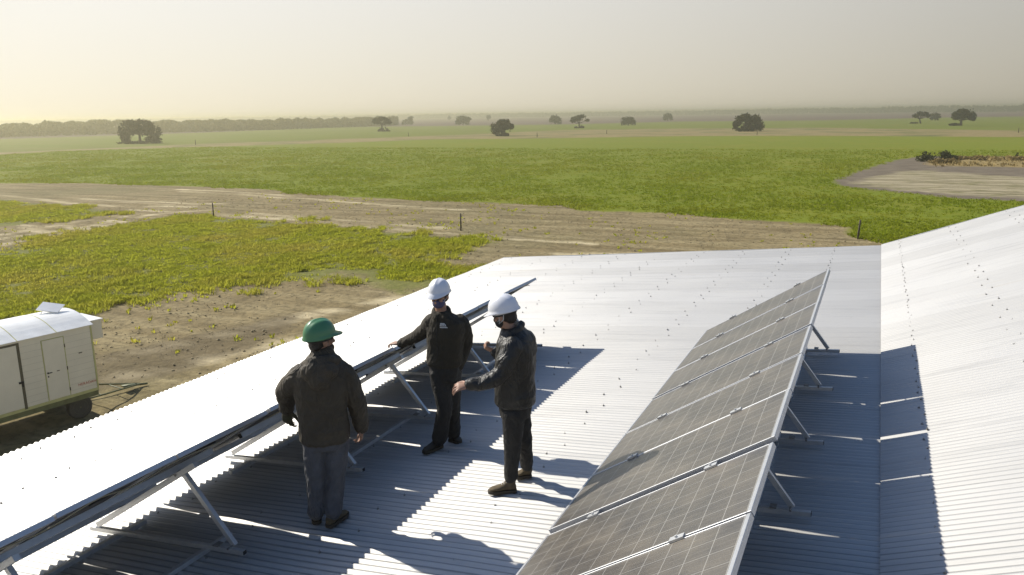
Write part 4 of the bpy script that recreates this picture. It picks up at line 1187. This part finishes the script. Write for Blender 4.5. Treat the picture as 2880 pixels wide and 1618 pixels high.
g1.head(c, M); g1.limb(g1.body, [(.066,.012,1.40),(.064,.012,1.52)], [.062,.058])
g1.torso(g1.body, [(.05,0,.8,.13,.09),(.045,0,1.1,.15,.10),(.045,0,1.33,.17,.10),(.055,0,1.42,.09,.08)])
g1.limb(g1.body, [(-.125,0,1.33),(-.236,.10,1.165),(-.243,.245,.955)], [.05,.042,.028])
g1.limb(g1.body, [(.215,0,1.33),(.296,0,1.12),(.343,.05,.80)], [.05,.042,.028])
g1.limb(g1.body, [(-.03,0,.80),(-.052,.02,.42),(-.064,.02,.10)], [.07,.05,.032]); g1.limb(g1.body, [(.13,0,.80),(.108,.01,.42),(.068,-.02,.10)], [.07,.05,.032])
g1.hand(g1.V(.343,.05,.80), g1.V(-.06,.05,-1), g1.V(-1,.2,0), curl=(.5,.7,.6), thumb_side=-1)
gl = MB(); g1.hand(g1.V(-.243,.245,.955), g1.V(-.05,.25,-1), g1.V(.6,.8,0), curl=(.35,.5,.4), thumb_side=1, scale=1.28, target=gl)
gl.tube([g1.V(-.243,.24,.985), g1.V(-.243,.247,.94)], [.045,.036], 12)
g1.hand(g1.V(-.243,.245,.955), g1.V(-.05,.25,-1), g1.V(.6,.8,0), curl=(.35,.5,.4), thumb_side=1)
link('glove', remesh(gl, 'glove', .006, 3), g1.root, M_GLOVE)
g1.helmet(c, M, M_HELG, 1.0)
g1.hair(c, M)
g1.shoe((-.066,.045,-.006), (-.078,.31,-.006), M_BOOT, shaft=(-.066,.07,.13))
g1.shoe((.022,-.055,.0), (.185,.15,.0), M_BOOT, shaft=(.068,-.01,.13))
b_ = MB(); b_.ell(c + M @ np.array((0,.04,-.075)), (.066,.068,.05), M); b_.ell(c + M @ np.array((0,-.01,-.10)), (.08,.085,.045), M)
link('scarf', remesh(b_, 'scarf', .008, 4, .5, lambda co, no: co + no*(np.array([mnoise.noise(Vector(q)*28) for q in co])*.006)[:, None]), g1.root, M_BEARD)
g1.finish(M_JACK1, M_JEANS, M_SKIN2, .014)

# --- the man facing the camera with one hand on the panel edge
g2 = Person((-3.885, 6.646, 4.888), (-.505, .863), (-.42, -.91), 'person facing the camera in black jacket and white helmet, one hand on the panel edge')
g2.torso(g2.jack, [(.118,0,.885,.160,.120),(.120,0,.915,.178,.132),(.128,0,1.02,.176,.130),(.138,0,1.14,.182,.135),(.146,0,1.25,.192,.140),(.148,0,1.325,.186,.128),(.136,0,1.370,.140,.105),(.115,0,1.402,.088,.085),(.105,0,1.425,.074,.074),(.104,0,1.435,.060,.062)])
g2.limb(g2.jack, [(.018,.03,1.325),(-.040,.11,1.25),(-.100,.21,1.165),(-.205,.32,1.075),(-.310,.425,1.005)], [.080,.072,.062,.052,.044])
g2.limb(g2.jack, [(.285,.0,1.31),(.325,.03,1.20),(.338,.05,1.08),(.300,.02,.96),(.252,-.02,.862)], [.082,.076,.066,.056,.047])
g2.jack.tube([g2.V(.050,-.085,1.385), g2.V(.030,-.03,1.412), g2.V(.05,.055,1.445), g2.V(.11,.085,1.462), g2.V(.165,.045,1.448), g2.V(.182,-.02,1.410), g2.V(.125,-.095,1.382)], [.018,.024,.026,.026,.026,.024,.018], 10)
g2.torso(g2.trs, [(.125,0,.74,.135,.105),(.125,0,.84,.152,.118),(.125,0,.97,.145,.112)])
g2.limb(g2.trs, [(.060,.0,.81),(.086,-.03,.63),(.106,-.05,.455),(.078,-.05,.30),(.044,-.045,.13)], [.095,.086,.076,.072,.078])
g2.limb(g2.trs, [(.190,.02,.81),(.192,.04,.63),(.190,.06,.445),(.188,.12,.28),(.190,.165,.10)], [.095,.086,.076,.070,.074])
g2.cuffs.append(([g2.V(-.285,.402,1.020), g2.V(-.318,.432,1.001)], 0.0455))
g2.cuffs.append(([g2.V(.262,-.012,.890), g2.V(.249,-.022,.855)], 0.049))
c, M = g2.head_frame((.095,-.012,1.585), (-.40,-.92), R(-5), R(-3))
g2.head(c, M); g2.limb(g2.body, [(.105,0,1.36),(.099,-.004,1.51)], [.058,.055])
g2.torso(g2.body, [(.125,0,.85,.12,.08),(.135,0,1.1,.14,.09),(.145,0,1.3,.15,.09),(.115,0,1.41,.07,.07)])
g2.limb(g2.body, [(.018,.03,1.32),(-.100,.21,1.165),(-.318,.433,1.000)], [.05,.040,.027])
g2.limb(g2.body, [(.285,0,1.31),(.338,.05,1.08),(.245,-.025,.845)], [.05,.040,.027])
g2.limb(g2.body, [(.06,0,.84),(.106,-.05,.455),(.05,-.05,.12)], [.07,.05,.032]); g2.limb(g2.body, [(.19,.02,.84),(.19,.06,.445),(.19,.165,.10)], [.07,.05,.032])
g2.hand(g2.V(-.318,.433,1.000), g2.V(-.95,.55,-.05), g2.V(.1,.1,-1), curl=(.15,.75,.55), thumb_side=-1, spread=.2)
g2.hand(g2.V(.245,-.025,.845), g2.V(-.25,-.05,-1), g2.V(-.4,.9,0), curl=(.22,.3,.25), thumb_side=-1)
g2.helmet(c, M, M_HELW, .98)
g2.hair(c, M)
g2.mask(c, M, M_MASK)
g2.shoe((.066,.05,.0), (-.122,-.105,-.004), M_BOOT2, shaft=(.045,-.03,.15))
g2.shoe((.150,.185,.0), (.262,.10,.0), M_BOOT2, shaft=(.19,.16,.13))
body, jk, tr = g2.finish(M_JACK2, M_TRS, M_SKIN, .011)
# zip and chest emblem laid onto the cloth
bvh = BVHTree.FromPolygons([v.co.copy() for v in jk.data.vertices], [tuple(q.vertices) for q in jk.data.polygons])
fr_ = Vector(g2.front); la = Vector(-g2.lat)
def cloth(x, z, lift):
    """x along the chest to the image right, z height -> point on the jacket"""
    o = Vector(g2.V(.118, 0, z)) + la*x + fr_*.6
    hit = bvh.ray_cast(o, -fr_)
    return (hit[0] + fr_*lift) if hit[0] else (o - fr_*.47)
def patch(mb, quad, nx=4, nz=3, lift=.004):
    """bilinear quad in chest coordinates draped on the jacket, with thickness"""
    q = np.array(quad); vs = []
    for l_ in (lift, -.004):
        for j in range(nz+1):
            for i in range(nx+1):
                a_, b2 = i/nx, j/nz
                x, z = (q[0]*(1-a_)+q[1]*a_)*(1-b2) + (q[3]*(1-a_)+q[2]*a_)*b2
                vs.append(cloth(x, z, l_))
    m_ = (nx+1)*(nz+1); f = []
    for j in range(nz):
        for i in range(nx):
            a0 = j*(nx+1)+i
            f.append((a0, a0+1, a0+nx+2, a0+nx+1)); f.append((m_+a0+nx+1, m_+a0+nx+2, m_+a0+1, m_+a0))
    edge = [i for i in range(nx+1)] + [(j+1)*(nx+1)-1 for j in range(1, nz+1)] + [nz*(nx+1)+i for i in range(nx-1, -1, -1)] + [j*(nx+1) for j in range(nz-1, 0, -1)]
    for a0, b0 in zip(edge, edge[1:]+edge[:1]): f.append((a0, m_+a0, m_+b0, b0))
    mb.add([tuple(v) for v in vs], f)
e = MB()
patch(e, [(0.022,1.315),(0.086,1.315),(0.074,1.334),(0.025,1.334)])
patch(e, [(0.022,1.336),(0.068,1.336),(0.063,1.344),(0.026,1.344)])
patch(e, [(0.025,1.300),(0.100,1.300),(0.095,1.308),(0.023,1.308)])
e.build('emblem', M_LOGO, jk)
e = MB()
for x in (.034, .050, .064): patch(e, [(x,1.320),(x+.006,1.320),(x+.006,1.330),(x,1.330)], 1, 1, .0055)
e.build('emblem_mark', M_JACK2, jk)
e = MB(); zs = np.arange(1.02, 1.40, .02); e.tube([tuple(cloth(-.012, z, .001)) for z in zs], .0035, 6); e.build('zip', M_BLACK, jk, True)

# --- the man on the right, talking with both hands
g3 = Person((-2.721, 5.954, 4.991), (-.416, .910), (-.94, .34), 'person in black jacket and white helmet gesturing with both hands, seen from behind')
g3.torso(g3.jack, [(.040,.0,.775,.150,.150),(.040,.0,.80,.168,.165),(.040,.0,.90,.170,.165),(.042,.0,1.02,.172,.158),(.046,.0,1.15,.186,.160),(.056,.0,1.27,.200,.158),(.060,.01,1.345,.196,.145),(.050,.01,1.395,.150,.120),(.032,.01,1.425,.092,.095),(.020,.01,1.445,.076,.080),(.014,.01,1.452,.060,.064)])
g3.limb(g3.jack, [(.020,-.165,1.335),(-.025,-.215,1.24),(-.075,-.245,1.135),(-.190,-.285,1.075),(-.320,-.30,1.060)], [.084,.078,.070,.060,.050])
g3.limb(g3.jack, [(.090,.175,1.33),(.070,.215,1.22),(.030,.225,1.12),(-.045,.23,1.135),(-.118,.225,1.172)], [.084,.076,.068,.058,.048])
g3.jack.tube([g3.V(-.05,-.06,1.412), g3.V(-.0,-.080,1.430), g3.V(.075,-.055,1.462), g3.V(.098,.02,1.475), g3.V(.06,.08,1.462), g3.V(-.02,.09,1.43)], [.018,.022,.026,.028,.026,.02], 10)
g3.torso(g3.trs, [(.042,.01,.66,.125,.115),(.042,.01,.76,.150,.135),(.042,.01,.88,.145,.130)])
g3.limb(g3.trs, [(.022,-.065,.74),(.018,-.065,.60),(.012,-.062,.46),(.004,-.06,.30),(-.008,-.06,.12)], [.098,.088,.074,.062,.054])
g3.limb(g3.trs, [(.070,.085,.72),(.090,.095,.58),(.108,.105,.43),(.126,.135,.28),(.136,.17,.13)], [.098,.086,.072,.060,.052])
g3.cuffs.append(([g3.V(-.285,-.297,1.064), g3.V(-.325,-.301,1.060)], 0.0525))
g3.cuffs.append(([g3.V(-.098,.226,1.163), g3.V(-.122,.224,1.174)], 0.05))
c, M = g3.head_frame((-.036,.012,1.560), (-.86,.51), R(-15), R(4))
g3.head(c, M); g3.limb(g3.body, [(.03,.01,1.38),(-.018,.012,1.50)], [.060,.056])
g3.torso(g3.body, [(.042,0,.8,.12,.09),(.046,0,1.1,.14,.10),(.056,0,1.3,.15,.10),(.03,0,1.42,.08,.075)])
g3.limb(g3.body, [(.02,-.165,1.33),(-.075,-.245,1.135),(-.335,-.302,1.058)], [.05,.040,.027])
g3.limb(g3.body, [(.09,.175,1.33),(.03,.225,1.12),(-.130,.223,1.178)], [.05,.040,.027])
g3.limb(g3.body, [(.022,-.06,.78),(.012,-.06,.46),(-.006,-.06,.10)], [.07,.05,.032]); g3.limb(g3.body, [(.07,.085,.78),(.108,.105,.43),(.138,.175,.12)], [.07,.05,.032])
g3.hand(g3.V(-.335,-.302,1.058), g3.V(-1,-.1,-.12), g3.V(.1,.5,-.8), curl=(.3,.45,.4), thumb_side=-1, spread=.22)
g3.hand(g3.V(-.130,.223,1.178), g3.V(-.85,.1,.4), g3.V(-.1,.5,.8), curl=(.8,.9,.7), thumb_side=1)
g3.helmet(c, M, M_HELW, 1.03)
g3.hair(c, M)
g3.mask(c, M, M_BLACK)
b_ = MB(); T = lambda q: c + M @ np.array(q, float)
b_.tube([T((-.088, .0, .03)), T((-.086, .01, -.02)), T((-.078, .03, -.05)), T((-.088, -.03, -.02)), T((-.09, -.045, .02))], .004, 6)
b_.build('helmet_strap', M_STRAP, g3.root, True)
g3.shoe((.036,-.060,.0), (-.205,-.085,-.008), M_BOOT, shaft=(-.006,-.06,.13))
g3.shoe((.176,.215,.004), (.030,.19,.0), M_BOOT, shaft=(.136,.17,.14))
g3.finish(M_JACK3, M_TRS, M_SKIN, .012)

# ------------------------------------------------------------------ air
hz = MB(); hz.box((-5000, -400, -1.0), (3200, 5200, 13.5))
g = N('thin summer haze'); g.t.nodes.remove(g.b)
pv = g.n('ShaderNodeVolumePrincipled')
pv.inputs['Color'].default_value = (1.0, 0.91, 0.60, 1); pv.inputs['Density'].default_value = 0.0009; pv.inputs['Anisotropy'].default_value = 0.69
g.l(pv.outputs[0], g.out.inputs['Volume'])
hz_o = hz.build('haze', g.m, None)
tag(hz_o, 'pale warm haze lying over the plain', 'haze', kind='stuff')
